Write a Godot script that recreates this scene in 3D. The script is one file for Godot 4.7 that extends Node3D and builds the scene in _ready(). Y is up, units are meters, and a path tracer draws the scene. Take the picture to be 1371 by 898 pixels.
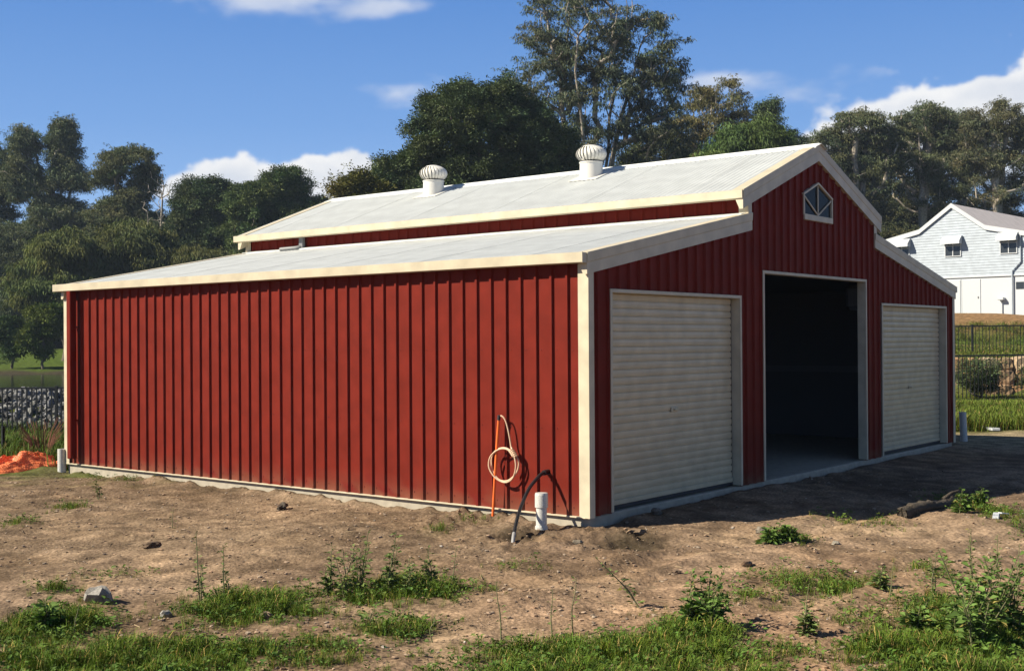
extends Node3D

# ------------------------------------------------------------------ mesh building
class Shape:
	var v := PackedVector3Array()
	var n := PackedVector3Array()
	var c := PackedColorArray()
	var ix := PackedInt32Array()
	var tint := Color(1, 1, 1)

	func tri(a: Vector3, b: Vector3, d: Vector3) -> void:
		var nn := (d - a).cross(b - a).normalized()
		var k := v.size()
		v.append(a); v.append(b); v.append(d)
		for i in 3:
			n.append(nn); c.append(tint); ix.append(k + i)

	func tri_n(a: Vector3, b: Vector3, d: Vector3, nn: Vector3) -> void:
		var k := v.size()
		v.append(a); v.append(b); v.append(d)
		for i in 3:
			n.append(nn); c.append(tint); ix.append(k + i)

	# a flat quad whose front looks along out
	func quad(a: Vector3, b: Vector3, d: Vector3, e: Vector3, out: Vector3) -> void:
		var nn := (d - a).cross(b - a)
		if nn.length_squared() < 1e-16:
			nn = (e - a).cross(d - a)
		nn = nn.normalized()
		var k := v.size()
		if nn.dot(out) >= 0.0:
			v.append(a); v.append(b); v.append(d); v.append(e)
		else:
			nn = -nn
			v.append(a); v.append(e); v.append(d); v.append(b)
		for i in 4:
			n.append(nn); c.append(tint)
		ix.append_array([k, k + 1, k + 2, k, k + 2, k + 3])

	func box(lo: Vector3, hi: Vector3) -> void:
		obox(Transform3D(Basis(), (lo + hi) * 0.5), hi - lo)

	func obox(t: Transform3D, size: Vector3) -> void:
		var h := size * 0.5
		for ax in 3:
			for s in [-1.0, 1.0]:
				var o := Vector3(); o[ax] = s
				var p := Vector3(); p[(ax + 1) % 3] = 1.0
				var q := Vector3(); q[(ax + 2) % 3] = 1.0
				quad(t * (h * (o - p - q)), t * (h * (o + p - q)), t * (h * (o + p + q)), t * (h * (o - p + q)), t.basis * o)

	# box with chamfered edges
	func cbox(t: Transform3D, size: Vector3, ch: float) -> void:
		var h := size * 0.5
		for ax in 3:
			var b := (ax + 1) % 3
			var d := (ax + 2) % 3
			for s in [-1.0, 1.0]:
				var o := Vector3(); o[ax] = s
				var pts := []
				for w in [[-1, -1], [1, -1], [1, 1], [-1, 1]]:
					var p := Vector3(); p[ax] = s * h[ax]; p[b] = w[0] * (h[b] - ch); p[d] = w[1] * (h[d] - ch)
					pts.append(t * p)
				quad(pts[0], pts[1], pts[2], pts[3], t.basis * o)
				for s2 in [-1.0, 1.0]:
					var p1 := Vector3(); p1[ax] = s * h[ax]; p1[b] = s2 * (h[b] - ch); p1[d] = h[d] - ch
					var p2 := p1; p2[d] = -p1[d]
					var p3 := p2; p3[ax] = s * (h[ax] - ch); p3[b] = s2 * h[b]
					var p4 := p3; p4[d] = p1[d]
					var oo := Vector3(); oo[ax] = s; oo[b] = s2
					quad(t * p1, t * p2, t * p3, t * p4, t.basis * oo)

	# prism between two matching outlines
	func loft(pa: Array, pb: Array, closed := true, caps := true) -> void:
		var mid := Vector3()
		for p in pa: mid += p
		for p in pb: mid += p
		mid /= float(pa.size() + pb.size())
		var m: int = pa.size() if closed else pa.size() - 1
		for i in m:
			var j: int = (i + 1) % pa.size()
			quad(pa[i], pa[j], pb[j], pb[i], (pa[i] + pa[j] + pb[j] + pb[i]) * 0.25 - mid)
		if caps:
			for w in [pa, pb]:
				var cc := Vector3()
				for p in w: cc += p
				cc /= float(w.size())
				for i in range(1, w.size() - 1):
					quad(w[0], w[i], w[i + 1], w[i + 1], cc - mid)

	# smooth tapered tube along a path
	func tube(pts: Array, radii: Array, sides := 8, cap := true) -> void:
		var k := v.size()
		var up := Vector3(0.13, 0.21, 0.97)
		var last_side := Vector3()
		for i in pts.size():
			var d: Vector3 = (pts[mini(i + 1, pts.size() - 1)] - pts[maxi(i - 1, 0)])
			d = d.normalized()
			var side: Vector3 = up.cross(d) if i == 0 else last_side - d * last_side.dot(d)
			if side.length() < 0.01:
				side = Vector3(1, 0, 0).cross(d)
			side = side.normalized()
			last_side = side
			var other := d.cross(side)
			for j in sides:
				var a := TAU * j / sides
				var nn := side * cos(a) + other * sin(a)
				v.append(pts[i] + nn * radii[i]); n.append(nn); c.append(tint)
		for i in pts.size() - 1:
			for j in sides:
				var a := k + i * sides + j
				var b := k + i * sides + (j + 1) % sides
				ix.append_array([a, a + sides, b, b, a + sides, b + sides])
		if cap:
			for e in 2:
				var at: int = 0 if e == 0 else pts.size() - 1
				var d2: Vector3 = (pts[0] - pts[1]) if e == 0 else (pts[at] - pts[at - 1])
				for j in range(1, sides - 1):
					quad(v[k + at * sides], v[k + at * sides + j], v[k + at * sides + j + 1], v[k + at * sides + j + 1], d2)

	# surface of revolution about y at centre o: list of Vector2(radius, height)
	func lathe(o: Vector3, prof: Array, sides := 24) -> void:
		for i in prof.size() - 1:
			var a: Vector2 = prof[i]
			var b: Vector2 = prof[i + 1]
			var nn2 := Vector2(b.y - a.y, a.x - b.x).normalized()
			var k := v.size()
			for j in sides + 1:
				var t := TAU * j / sides
				var dir := Vector3(cos(t), 0, sin(t))
				var nn := Vector3(dir.x * nn2.x, nn2.y, dir.z * nn2.x)
				v.append(o + dir * a.x + Vector3(0, a.y, 0)); v.append(o + dir * b.x + Vector3(0, b.y, 0))
				n.append(nn); n.append(nn); c.append(tint); c.append(tint)
			for j in sides:
				var q := k + j * 2
				ix.append_array([q, q + 2, q + 1, q + 2, q + 3, q + 1])

	func mesh() -> ArrayMesh:
		var m := ArrayMesh.new()
		var a := []
		a.resize(Mesh.ARRAY_MAX)
		a[Mesh.ARRAY_VERTEX] = v; a[Mesh.ARRAY_NORMAL] = n; a[Mesh.ARRAY_COLOR] = c; a[Mesh.ARRAY_INDEX] = ix
		m.add_surface_from_arrays(Mesh.PRIMITIVE_TRIANGLES, a)
		return m

# ------------------------------------------------------------------ naming
var used := {}

func numbered(called: String) -> String:
	used[called] = used.get(called, -1) + 1
	return called if used[called] == 0 else "%s_%03d" % [called, used[called]]

func piece(called: String, m: Mesh, material: Material, parent: Node3D = null, at := Transform3D()) -> MeshInstance3D:
	var o := MeshInstance3D.new()
	o.mesh = m
	o.material_override = material
	o.transform = at
	if parent == null:
		o.name = numbered(called)
		add_child(o, true)
	else:
		var kids: Dictionary = parent.get_meta("_kids", {})
		kids[called] = kids.get(called, -1) + 1
		parent.set_meta("_kids", kids)
		o.name = called if kids[called] == 0 else "%s_%03d" % [called, kids[called]]
		parent.add_child(o, true)
	return o

func tag(o: Node3D, label: String, category: String, group := "", kind := "") -> Node3D:
	o.set_meta("label", label)
	if category: o.set_meta("category", category)
	if group: o.set_meta("group", group)
	if kind: o.set_meta("kind", kind)
	return o

func thing(called: String, label: String, category: String, at := Vector3(), turn := 0.0, group := "") -> Node3D:
	var o := Node3D.new()
	o.name = numbered(called)
	add_child(o, true)
	o.position = at
	o.rotation.y = turn
	tag(o, label, category, group)
	return o

func structure(o: Node3D) -> Node3D:
	o.set_meta("kind", "structure")
	return o

# ------------------------------------------------------------------ materials
func noise_tex(freq: float, octaves: int, lo: float, hi: float, seed_: int, size := 512, kind := FastNoiseLite.TYPE_SIMPLEX_SMOOTH) -> NoiseTexture2D:
	var f := FastNoiseLite.new()
	f.noise_type = kind
	f.seed = seed_
	f.frequency = freq
	f.fractal_octaves = octaves
	var t := NoiseTexture2D.new()
	t.width = size; t.height = size
	t.seamless = true
	t.noise = f
	var g := Gradient.new()
	g.set_color(0, Color(lo, lo, lo)); g.set_color(1, Color(hi, hi, hi))
	t.color_ramp = g
	return t

func mat(called: String, lin: Color, rough := 0.6, tex: Texture2D = null, scale := 1.0) -> StandardMaterial3D:
	var m := StandardMaterial3D.new()
	m.resource_name = called
	m.albedo_color = lin.linear_to_srgb()
	m.roughness = rough
	if tex:
		m.albedo_texture = tex
		m.uv1_triplanar = true
		m.uv1_world_triplanar = true
		m.uv1_scale = Vector3.ONE * scale
	return m

var M := {}

func make_materials() -> void:
	var grime := noise_tex(0.012, 5, 0.86, 1.0, 11)
	var fine := noise_tex(0.05, 4, 0.7, 1.0, 12)
	var blotch := noise_tex(0.02, 5, 0.55, 1.0, 13)
	M.red = mat("red_paint", Color(1, 1, 1), 0.5, grime, 0.45)
	M.red.vertex_color_use_as_albedo = true
	M.red.metallic_specular = 0.18
	M.cream = mat("cream_paint", Color(0.58, 0.515, 0.375), 0.45, grime, 0.5)
	M.white_roof = mat("white_roof_paint", Color(0.66, 0.69, 0.685), 0.42, grime, 0.35)
	M.vent = mat("white_vent_paint", Color(0.60, 0.59, 0.55), 0.4)
	M.shutter = mat("cream_shutter_paint", Color(0.60, 0.515, 0.345), 0.33, grime, 0.5)
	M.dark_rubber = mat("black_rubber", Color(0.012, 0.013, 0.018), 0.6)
	M.concrete = mat("concrete", Color(0.40, 0.36, 0.285), 0.9, grime, 1.1)
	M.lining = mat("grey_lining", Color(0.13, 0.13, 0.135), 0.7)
	M.steel = mat("galvanised_steel", Color(0.16, 0.165, 0.175), 0.5)
	M.fence = mat("black_fence_paint", Color(0.012, 0.013, 0.013), 0.45)
	M.pvc = mat("white_plastic", Color(0.72, 0.72, 0.68), 0.35, fine, 2.0)
	M.orange = mat("orange_plastic", Color(0.78, 0.15, 0.028), 0.4)
	M.cable = mat("pale_cable", Color(0.56, 0.39, 0.26), 0.5)
	M.hose = mat("black_hose", Color(0.012, 0.012, 0.014), 0.4)
	M.hose_end = mat("grey_hose_end", Color(0.25, 0.25, 0.25), 0.5)
	M.mesh_orange = mat("orange_netting", Color(0.88, 0.24, 0.09), 0.55)
	M.mesh_orange.backlight_enabled = true
	M.mesh_orange.backlight = Color(0.5, 0.12, 0.04)
	M.bark = mat("bark", Color(0.20, 0.165, 0.125), 0.95, blotch, 0.7)
	M.pale_bark = mat("pale_bark", Color(0.56, 0.49, 0.40), 0.9, blotch, 0.5)
	M.log = mat("weathered_bark", Color(0.15, 0.118, 0.085), 0.95, noise_tex(0.03, 5, 0.25, 1.0, 14), 3.0)
	M.rock = mat("grey_rock", Color(0.42, 0.40, 0.36), 0.9, blotch, 4.0)
	M.riprap = mat("rubble_rock", Color(0.255, 0.26, 0.262), 0.9, blotch, 1.2)
	M.riprap.vertex_color_use_as_albedo = true
	M.sandstone = mat("sandstone", Color(0.58, 0.44, 0.30), 0.92, blotch, 1.6)
	M.sandstone.vertex_color_use_as_albedo = true
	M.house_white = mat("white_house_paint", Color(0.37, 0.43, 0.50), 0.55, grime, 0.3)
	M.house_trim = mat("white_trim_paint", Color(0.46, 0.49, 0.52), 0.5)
	M.house_roof = mat("faded_brown_roof", Color(0.82, 0.73, 0.66), 0.6, grime, 0.3)
	M.dark_glass = mat("dark_glass", Color(0.03, 0.035, 0.04), 0.08)
	M.pane = mat("window_glass", Color(0.02, 0.026, 0.03), 0.04)
	M.pane.albedo_color.a = 0.55
	M.pane.metallic_specular = 0.2
	M.pane.transparency = BaseMaterial3D.TRANSPARENCY_ALPHA
	M.water = mat("pond_water", Color(0.02, 0.026, 0.016), 0.06)
	M.water.normal_enabled = true
	var wn := noise_tex(0.02, 3, 0, 1, 15)
	wn.color_ramp = null
	wn.as_normal_map = true
	wn.bump_strength = 2.0
	M.water.normal_texture = wn
	M.water.normal_scale = 0.25
	M.water.uv1_triplanar = true; M.water.uv1_world_triplanar = true; M.water.uv1_scale = Vector3.ONE * 0.25
	# leaves and grass take their tint from the geometry and the copies
	M.leaf = mat("tree_leaf", Color(1, 1, 1), 0.7)
	M.leaf.metallic_specular = 0.22
	M.leaf.vertex_color_use_as_albedo = true
	M.leaf.backlight_enabled = true
	M.leaf.backlight = Color(0.42, 0.45, 0.20)
	M.grass = mat("grass_blade", Color(1, 1, 1), 0.65)
	M.grass.metallic_specular = 0.2
	M.grass.vertex_color_use_as_albedo = true
	M.grass.backlight_enabled = true
	M.grass.backlight = Color(0.5, 0.55, 0.25)
	M.pebble = mat("pebble", Color(1, 1, 1), 0.9)
	M.pebble.vertex_color_use_as_albedo = true
	var g := mat("bare_earth", Color(1, 1, 1), 0.95, noise_tex(0.05, 6, 0.52, 1.0, 21, 1024, FastNoiseLite.TYPE_PERLIN), 0.62)
	g.vertex_color_use_as_albedo = true
	g.detail_enabled = true
	g.detail_blend_mode = BaseMaterial3D.BLEND_MODE_MUL
	g.detail_uv_layer = BaseMaterial3D.DETAIL_UV_2
	g.detail_albedo = noise_tex(0.018, 6, 0.5, 1.0, 22, 1024, FastNoiseLite.TYPE_PERLIN)
	g.uv2_triplanar = true; g.uv2_world_triplanar = true; g.uv2_scale = Vector3.ONE * 0.19
	g.metallic_specular = 0.12
	g.heightmap_enabled = true
	g.heightmap_scale = 1.0
	var hm := noise_tex(0.06, 6, 0, 1, 23, 1024, FastNoiseLite.TYPE_VALUE_CUBIC)
	g.heightmap_texture = hm
	M.ground = g

# ------------------------------------------------------------------ the lie of the land
const EYE := Vector3(-9.4087, 1.6725, 6.5729)
const ACROSS := Vector3(0.62301, 0, 0.78222)   # along the road in front, roughly parallel to the far fence
const AWAY := Vector3(0.78222, 0, -0.62301)    # from the road towards the hill

var rough_noise := FastNoiseLite.new()
var clod_noise := FastNoiseLite.new()
var wide_noise := FastNoiseLite.new()
var hill_noise := FastNoiseLite.new()

func spot(u: float, w: float) -> Vector3:
	var p := EYE + ACROSS * u + AWAY * w
	p.y = height(p.x, p.z)
	return p

func table(t: Array, x: float) -> float:
	if x <= t[0][0]: return t[0][1]
	for i in t.size() - 1:
		if x < t[i + 1][0]:
			var k: float = (x - t[i][0]) / (t[i + 1][0] - t[i][0])
			return lerpf(t[i][1], t[i + 1][1], k * k * (3.0 - 2.0 * k))
	return t[-1][1]

const POND_SIDE := [[0, -0.13], [15.5, -0.12], [20, -0.28], [27, -0.62], [29.0, -0.6], [31.5, 0.34], [32.4, 0.32], [36, -0.9], [76, -0.9], [82, -0.2], [110, 1.0], [132, 2.4], [200, 6], [600, 22]]
const HILL_SIDE := [[0, -0.12], [24, -0.12], [30, -0.02], [33.1, 0.0], [33.6, 0.98], [40, 1.1], [56, 1.4], [63, 2.65], [66, 2.82], [80, 3.0], [112, 7.5], [200, 14], [600, 30]]
# bumps of the worked earth: x, z, radius, height
const BUMPS := [[-0.15, 0.45, 0.42, 0.05], [0.25, 0.9, 0.5, 0.03], [-0.85, -0.2, 0.22, -0.07], [-0.5, -0.55, 0.25, 0.05], [-0.45, 0.75, 0.45, -0.05], [-0.9, 0.95, 0.35, 0.035],
	[-0.25, -1.6, 0.3, 0.04], [-0.1, -9.35, 0.35, 0.10], [1.5, 1.55, 0.5, 0.05], [2.6, 2.6, 0.9, 0.05], [-0.3, 2.1, 0.6, 0.04], [-2.6, 4.5, 0.9, 0.05], [-4.6, 1.3, 0.6, 0.04], [-3.0, 1.4, 0.5, 0.04], [-2.0, -2.0, 1.2, 0.03], [-1.0, -4.0, 0.9, -0.03]]

# shallow wheel tracks left across the yard in front of the barn
func tracks(x: float, z: float) -> float:
	var h := 0.0
	for base in [1.55, 3.15]:
		var mid: float = base + 0.22 * x * 0.35 + 0.12 * sin(x * 0.9) + 0.05 * sin(x * 2.7)
		var d := (z - mid) / 0.15
		if absf(d) < 3.0 and x > -4.0:
			var worn := smoothstep(-4.0, -1.5, x) * clampf(0.75 + rough_noise.get_noise_2d(x * 0.7, base), 0.2, 1.0)
			h += worn * (-0.032 * exp(-d * d) + 0.02 * exp(-(absf(d) - 1.6) * (absf(d) - 1.6) * 4.0) + 0.006 * sin(x * 42.0) * exp(-d * d))
	return h

func height(x: float, z: float) -> float:
	var dx := x - EYE.x
	var dz := z - EYE.z
	var u := dx * ACROSS.x + dz * ACROSS.z
	var w := dx * AWAY.x + dz * AWAY.z
	var k := smoothstep(-8.0, 6.0, u)
	var h := lerpf(table(POND_SIDE, w), table(HILL_SIDE, w), k)
	if w < 24.0:
		for b in BUMPS:
			var q: float = ((x - b[0]) * (x - b[0]) + (z - b[1]) * (z - b[1])) / (b[2] * b[2])
			if q < 4.0:
				h += b[3] * exp(-q * 1.6)
		h += wide_noise.get_noise_2d(x, z) * 0.035
		var near := 1.0 - smoothstep(14.0, 22.0, w)
		# keep the soil low beside the slab
		var inside := x > -0.03 and x < 10.3 and z < 0.06 and z > -9.0
		if inside:
			return minf(h, -0.13)
		var churn := exp(-((x + 0.75) * (x + 0.75) + (z + 0.15) * (z + 0.15)) * 3.0) + exp(-((x + 0.2) * (x + 0.2) + (z - 0.55) * (z - 0.55)) * 4.0) + exp(-((x + 0.3) * (x + 0.3) + (z + 1.3) * (z + 1.3)) * 5.0)
		h += near * (rough_noise.get_noise_2d(x, z) * 0.034 + tracks(x, z) + clod_noise.get_noise_2d(x, z) * (0.011 + 0.045 * churn))
		# soil thrown against the slab
		if x < 0.0 and x > -0.5 and z < 0.1:
			h += 0.035 * exp(-x * x * 60.0) * (1.0 + 2.0 * rough_noise.get_noise_2d(z * 1.5, 3.0))
		if x > 0.15 and x < 10.4 and z < 1.5:
			h += 0.052 * exp(-z * z * 2.0) * smoothstep(0.15, 0.8, x)
		if z < 0.5 and x > -0.5 and x < 10.6 and z > -9.3:
			h = minf(h, -0.03)
	else:
		h += hill_noise.get_noise_2d(x, z) * clampf((w - 24.0) * 0.02, 0.0, 1.4) * maxf(k, smoothstep(84.0, 110.0, w))
	return h

# ------------------------------------------------------------------ sky
func sky_color(el: float) -> Color:
	var stops := [[-90.0, Color(0.14, 0.13, 0.10)], [-1.5, Color(0.20, 0.23, 0.26)], [0.0, Color(0.33, 0.52, 0.83)], [5.0, Color(0.31, 0.51, 0.84)], [10.0, Color(0.190, 0.375, 0.735)], [16.0, Color(0.108, 0.268, 0.635)], [30.0, Color(0.064, 0.122, 0.26)], [60.0, Color(0.046, 0.076, 0.145)], [90.0, Color(0.042, 0.066, 0.125)]]
	for i in stops.size() - 1:
		if el <= stops[i + 1][0]:
			return stops[i][1].lerp(stops[i + 1][1], (el - stops[i][0]) / (stops[i + 1][0] - stops[i][0]))
	return stops[-1][1]

# clouds: azimuth from north, elevation, half width, half height in degrees, thickness, kind (0 wisp, 1 heap)
const CLOUDS := [[40.2, 15.6, 3.4, 0.75, 0.95, 0], [45.6, 15.4, 1.9, 0.6, 0.85, 0], [46.2, 11.4, 2.2, 0.75, 0.88, 0], [42.5, 7.5, 1.9, 1.3, 1.5, 1], [39.7, 7.2, 2.4, 1.3, 1.45, 1], [45.2, 7.1, 1.8, 1.1, 1.25, 1], [36.2, 7.1, 2.2, 0.9, 1.3, 1],
	[77.0, 10.4, 4.4, 2.1, 1.7, 1], [72.6, 10.0, 3.6, 1.35, 1.4, 1], [69.0, 9.8, 3.0, 1.0, 1.1, 1], [64.2, 11.3, 3.6, 0.8, 0.62, 0], [61.6, 12.1, 2.4, 0.5, 0.5, 0], [65.6, 8.6, 1.8, 0.9, 1.1, 1], [73.0, 8.0, 5.0, 1.2, 1.0, 0],
	[86.0, 9.0, 5.0, 1.8, 1.2, 1], [104.0, 9.0, 7.0, 2.6, 1.5, 1], [140.0, 9.0, 7.0, 2.6, 1.5, 1], [176.0, 9.0, 7.0, 2.6, 1.5, 1], [222.0, 9.0, 7.0, 2.4, 1.3, 1], [262.0, 12.0, 6.0, 1.2, 0.6, 0], [290.0, 8.0, 5.0, 1.3, 1.1, 1], [330.0, 9.0, 6.0, 1.5, 1.0, 1], [8.0, 12.0, 5.0, 1.0, 0.7, 0], [22.0, 7.0, 4.0, 1.1, 1.0, 1]]  # the big heaps behind the viewer are added to brighten and whiten the shade

func make_sky() -> Texture2D:
	var W := 4096
	var H := 2048
	var im := Image.create(W, H, false, Image.FORMAT_RGBF)
	for y in H:
		im.fill_rect(Rect2i(0, y, W, 1), sky_color(90.0 - 180.0 * (y + 0.5) / H) * 0.56)
	var f := FastNoiseLite.new()
	f.seed = 5; f.frequency = 14.0; f.fractal_octaves = 6; f.fractal_gain = 0.58
	f.noise_type = FastNoiseLite.TYPE_SIMPLEX_SMOOTH
	var dense := {}
	for cl in CLOUDS:
		var x0 := int((cl[0] - cl[2] * 1.7) / 360.0 * W)
		var x1 := int((cl[0] + cl[2] * 1.7) / 360.0 * W)
		var y0 := int((90.0 - cl[1] - cl[3] * 1.8) / 180.0 * H)
		var y1 := int((90.0 - cl[1] + cl[3] * 1.8) / 180.0 * H)
		for y in range(y0, y1 + 1):
			var e: float = (90.0 - 180.0 * (y + 0.5) / H - cl[1]) / cl[3]
			if cl[5] == 1 and e < 0.0: e *= 0.62   # heaps have flat, thick bases
			for x in range(x0, x1 + 1):
				var a: float = ((x + 0.5) / W * 360.0 - cl[0]) / cl[2]
				var q: float = a * a + e * e
				if q < 2.6:
					var key := y * W + (x + W) % W
					var add: float = cl[4] * exp(-q * 1.15)
					var old = dense.get(key)
					if old == null:
						dense[key] = Vector2(add, add * cl[5])
					else:
						dense[key] = Vector2(old.x + add, old.y + add * cl[5])
	for key in dense:
		var y: int = key / W
		var x: int = key % W
		var el := PI * (0.5 - (y + 0.5) / H)
		var az := TAU * (x + 0.5) / W
		var d := Vector3(sin(az) * cos(el), sin(el) * 1.5, -cos(az) * cos(el))
		var heap: float = dense[key].y / dense[key].x
		var no := f.get_noise_3dv(d if heap > 0.5 else d * Vector3(0.75, 1.3, 0.75))
		var body: float = dense[key].x + no * lerpf(0.75, 0.95, heap)
		var cover := smoothstep(lerpf(0.18, 0.46, heap), lerpf(1.15, 0.74, heap), body) * lerpf(0.62, 0.97, heap)
		if cover <= 0.002:
			continue
		var lit := clampf(0.86 + 0.5 * f.get_noise_3dv(d * 1.02 + Vector3(0.012, 0.02, -0.01)) - 0.28 * smoothstep(0.8, 1.6, body), 0.0, 1.0)
		var white := Color(0.30, 0.335, 0.40).lerp(Color(0.50, 0.50, 0.50), lit)
		var base := im.get_pixel(x, y)
		im.set_pixel(x, y, base.lerp(white, cover))
	return ImageTexture.create_from_image(im)

# ------------------------------------------------------------------ ground
# grass patches on the bare earth: x, z, half width, half depth, thickness
const GRASS := [[-4.10,0.09,0.48,0.51,1.00], [-3.13,0.59,0.46,0.47,1.00], [-4.03,1.35,0.28,0.29,0.80], [-5.31,-0.46,0.36,0.52,1.00], [-5.26,0.79,0.90,0.29,1.00], [-5.62,0.53,0.55,0.28,1.10], [-4.88,1.55,0.25,0.12,0.70], [-3.63,2.79,0.85,0.29,1.10], [-1.15,2.80,0.43,0.43,0.70], [-2.99,2.89,0.27,0.41,1.00], [-2.70,4.17,0.54,0.31,1.20], [-1.88,4.20,0.32,0.85,1.20], [-2.02,-5.56,0.18,0.31,0.70], [-4.62,-1.50,0.19,0.21,0.60], [-1.02,-1.02,0.13,0.26,0.60], [0.63,1.74,0.17,0.37,0.90], [-0.34,3.33,0.22,0.52,0.40], [-0.01,-7.34,0.61,0.53,0.35], [-0.34,-1.10,0.22,0.24,0.40], [0.69,-6.35,1.20,0.44,0.2], [-1.92,0.70,0.24,0.25,0.30], [1.84,1.90,0.43,0.57,0.30], [3.10,2.79,0.30,1.55,0.50], [-1.95,3.62,0.38,0.41,0.45], [-1.83,2.67,0.31,0.29,0.40], [-3.07,-4.86,0.19,0.40,0.40], [-4.06,2.32,0.17,0.26,0.70], [-4.08,-1.71,0.35,0.24,0.25],
	[-5.75,1.15,0.8,0.35,1.0], [-4.15,3.05,0.9,0.3,1.0], [-3.1,4.6,0.6,0.35,1.1], [-6.6,-1.2,0.9,0.8,0.9], [-6.6,1.6,0.9,0.5,0.9], [-4.6,3.9,0.8,0.5,0.9], [-1.6,5.6,0.9,0.6,1.0], [0.5,5.2,0.8,0.8,0.7]]

# lighter sandy and darker trodden patches: x, z, radius, strength
const SANDY := [[-3.9, 1.9, 0.75, 0.7], [-3.4, -1.6, 1.1, 0.5], [-1.2, -3.0, 0.9, 0.6], [0.4, 1.35, 0.55, 0.7], [-2.4, 1.6, 0.6, 0.6], [1.2, 2.6, 0.9, 0.5], [-1.6, 3.1, 0.5, 0.5], [-2.6, -3.9, 1.0, 0.4], [-4.6, -2.6, 0.8, -0.55], [-2.0, -0.6, 0.8, -0.5], [-0.8, -2.0, 0.7, -0.5], [-1.5, 1.2, 0.6, -0.45], [-0.6, -5.2, 0.9, -0.4], [-2.9, 0.0, 0.5, -0.4], [0.6, 2.9, 0.5, -0.5], [-5.0, 0.2, 0.6, -0.3]]

func grassy(x: float, z: float) -> float:
	var s := 0.0
	for b in GRASS:
		var dx: float = x - b[0]
		var dz: float = z - b[1]
		if absf(dx) + absf(dz) > 3.0: continue
		var a: float = (dx * ACROSS.x + dz * ACROSS.z) / b[2]
		var e: float = (dx * AWAY.x + dz * AWAY.z) / b[3]
		var q: float = a * a + e * e
		if q < 5.0:
			s = maxf(s, b[4] * exp(-q * 0.9))
	return s

func ground_color(x: float, z: float) -> Color:
	var dx := x - EYE.x
	var dz := z - EYE.z
	var u := dx * ACROSS.x + dz * ACROSS.z
	var w := dx * AWAY.x + dz * AWAY.z
	var n1 := wide_noise.get_noise_2d(x * 1.7 + 40.0, z * 1.7) * 0.5 + 0.5
	var n3 := rough_noise.get_noise_2d(x * 0.33 + 30.0, z * 0.33) * 0.5 + 0.5
	var n2 := rough_noise.get_noise_2d(x * 0.8, z * 0.8 + 70.0) * 0.5 + 0.5
	var earth := Color(0.43, 0.30, 0.205).lerp(Color(0.31, 0.215, 0.145), smoothstep(0.35, 0.62, n1))
	earth = earth.lerp(Color(0.52, 0.35, 0.215), smoothstep(0.45, 0.72, n2) * 0.7)
	earth = earth.lerp(Color(0.25, 0.172, 0.115), 0.55 * smoothstep(0.52, 0.68, n3))
	earth = earth.lerp(Color(0.54, 0.39, 0.265), 0.5 * smoothstep(0.52, 0.36, n3))
	# redder earth towards the near verge, greyer beside the long wall
	earth = earth.lerp(Color(0.55, 0.345, 0.215), 0.75 * smoothstep(-2.0, 2.5, u) * (1.0 - smoothstep(7.5, 10.5, w)))
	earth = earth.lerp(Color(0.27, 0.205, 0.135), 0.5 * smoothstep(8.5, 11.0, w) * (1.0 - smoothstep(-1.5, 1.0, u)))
	# dry sandy patches
	for b in SANDY:
		var q: float = ((x - b[0]) * (x - b[0]) + (z - b[1]) * (z - b[1])) / (b[2] * b[2])
		if q < 4.0:
			earth = earth.lerp(Color(0.56, 0.40, 0.26) if b[3] > 0.0 else Color(0.20, 0.14, 0.088), absf(b[3]) * exp(-q * 1.3) * (0.55 + 0.8 * n2))
	# damp hollow by the corner
	var damp := exp(-pow(Vector2(x + 0.45, z - 0.78).length() / 0.42, 2.0) * 1.2) + 0.8 * exp(-pow(Vector2(x + 0.7, z + 0.35).length() / 0.38, 2.0) * 1.3) + 0.5 * exp(-pow(Vector2(x - 0.1, z - 0.5).length() / 0.4, 2.0))
	earth = earth.lerp(Color(0.098, 0.076, 0.050), clampf(damp * (0.75 + 0.6 * n2), 0.0, 0.95))
	if w < 3.5:
		# unseen ground behind the viewer, tinted as rough grass to cut bounced light
		earth = earth.lerp(Color(0.19, 0.155, 0.075), 1.0 - smoothstep(-1.0, 3.5, w + n2 * 1.5))
	if w > 13.0:
		# the trodden yard gives way to rough grass
		var green := Color(0.17, 0.19, 0.05).lerp(Color(0.10, 0.13, 0.04), n1)
		var pale := Color(0.50, 0.40, 0.25)
		var k := 0.0
		if u > 2.0:
			earth = earth.lerp(pale, smoothstep(19.0, 21.5, w + n2 * 2.0))
			k = smoothstep(22.8, 24.2, w + n2 * 1.4)
		else:
			k = smoothstep(16.5, 19.0, w + n2 * 3.0)
		var far := Color(0.105, 0.165, 0.028).lerp(Color(0.14, 0.195, 0.04), n1)
		green = green.lerp(far, smoothstep(34.0, 60.0, w))
		if u > 2.0:
			# worn bank of red earth under the house
			var bank := smoothstep(60.0, 63.0, w + 3.0 * n2) * (1.0 - smoothstep(66.0, 72.0, w))
			green = green.lerp(Color(0.46, 0.27, 0.14), bank * 0.9)
			green = green.lerp(Color(0.35, 0.25, 0.15), 0.35 * smoothstep(0.5, 0.75, n2) * (1.0 - smoothstep(45.0, 52.0, w)))
		green = green.lerp(Color(0.085, 0.09, 0.04), smoothstep(112.0, 125.0, w))
		if u < 0.0 and w > 31.0 and w < 83.0:
			green = Color(0.10, 0.085, 0.055)
		earth = earth.lerp(green, k)
	else:
		var gr := grassy(x, z)
		earth = earth.lerp(Color(0.22, 0.175, 0.09), clampf(gr * 1.0, 0.0, 0.65))
	return earth * 1.84

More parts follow.
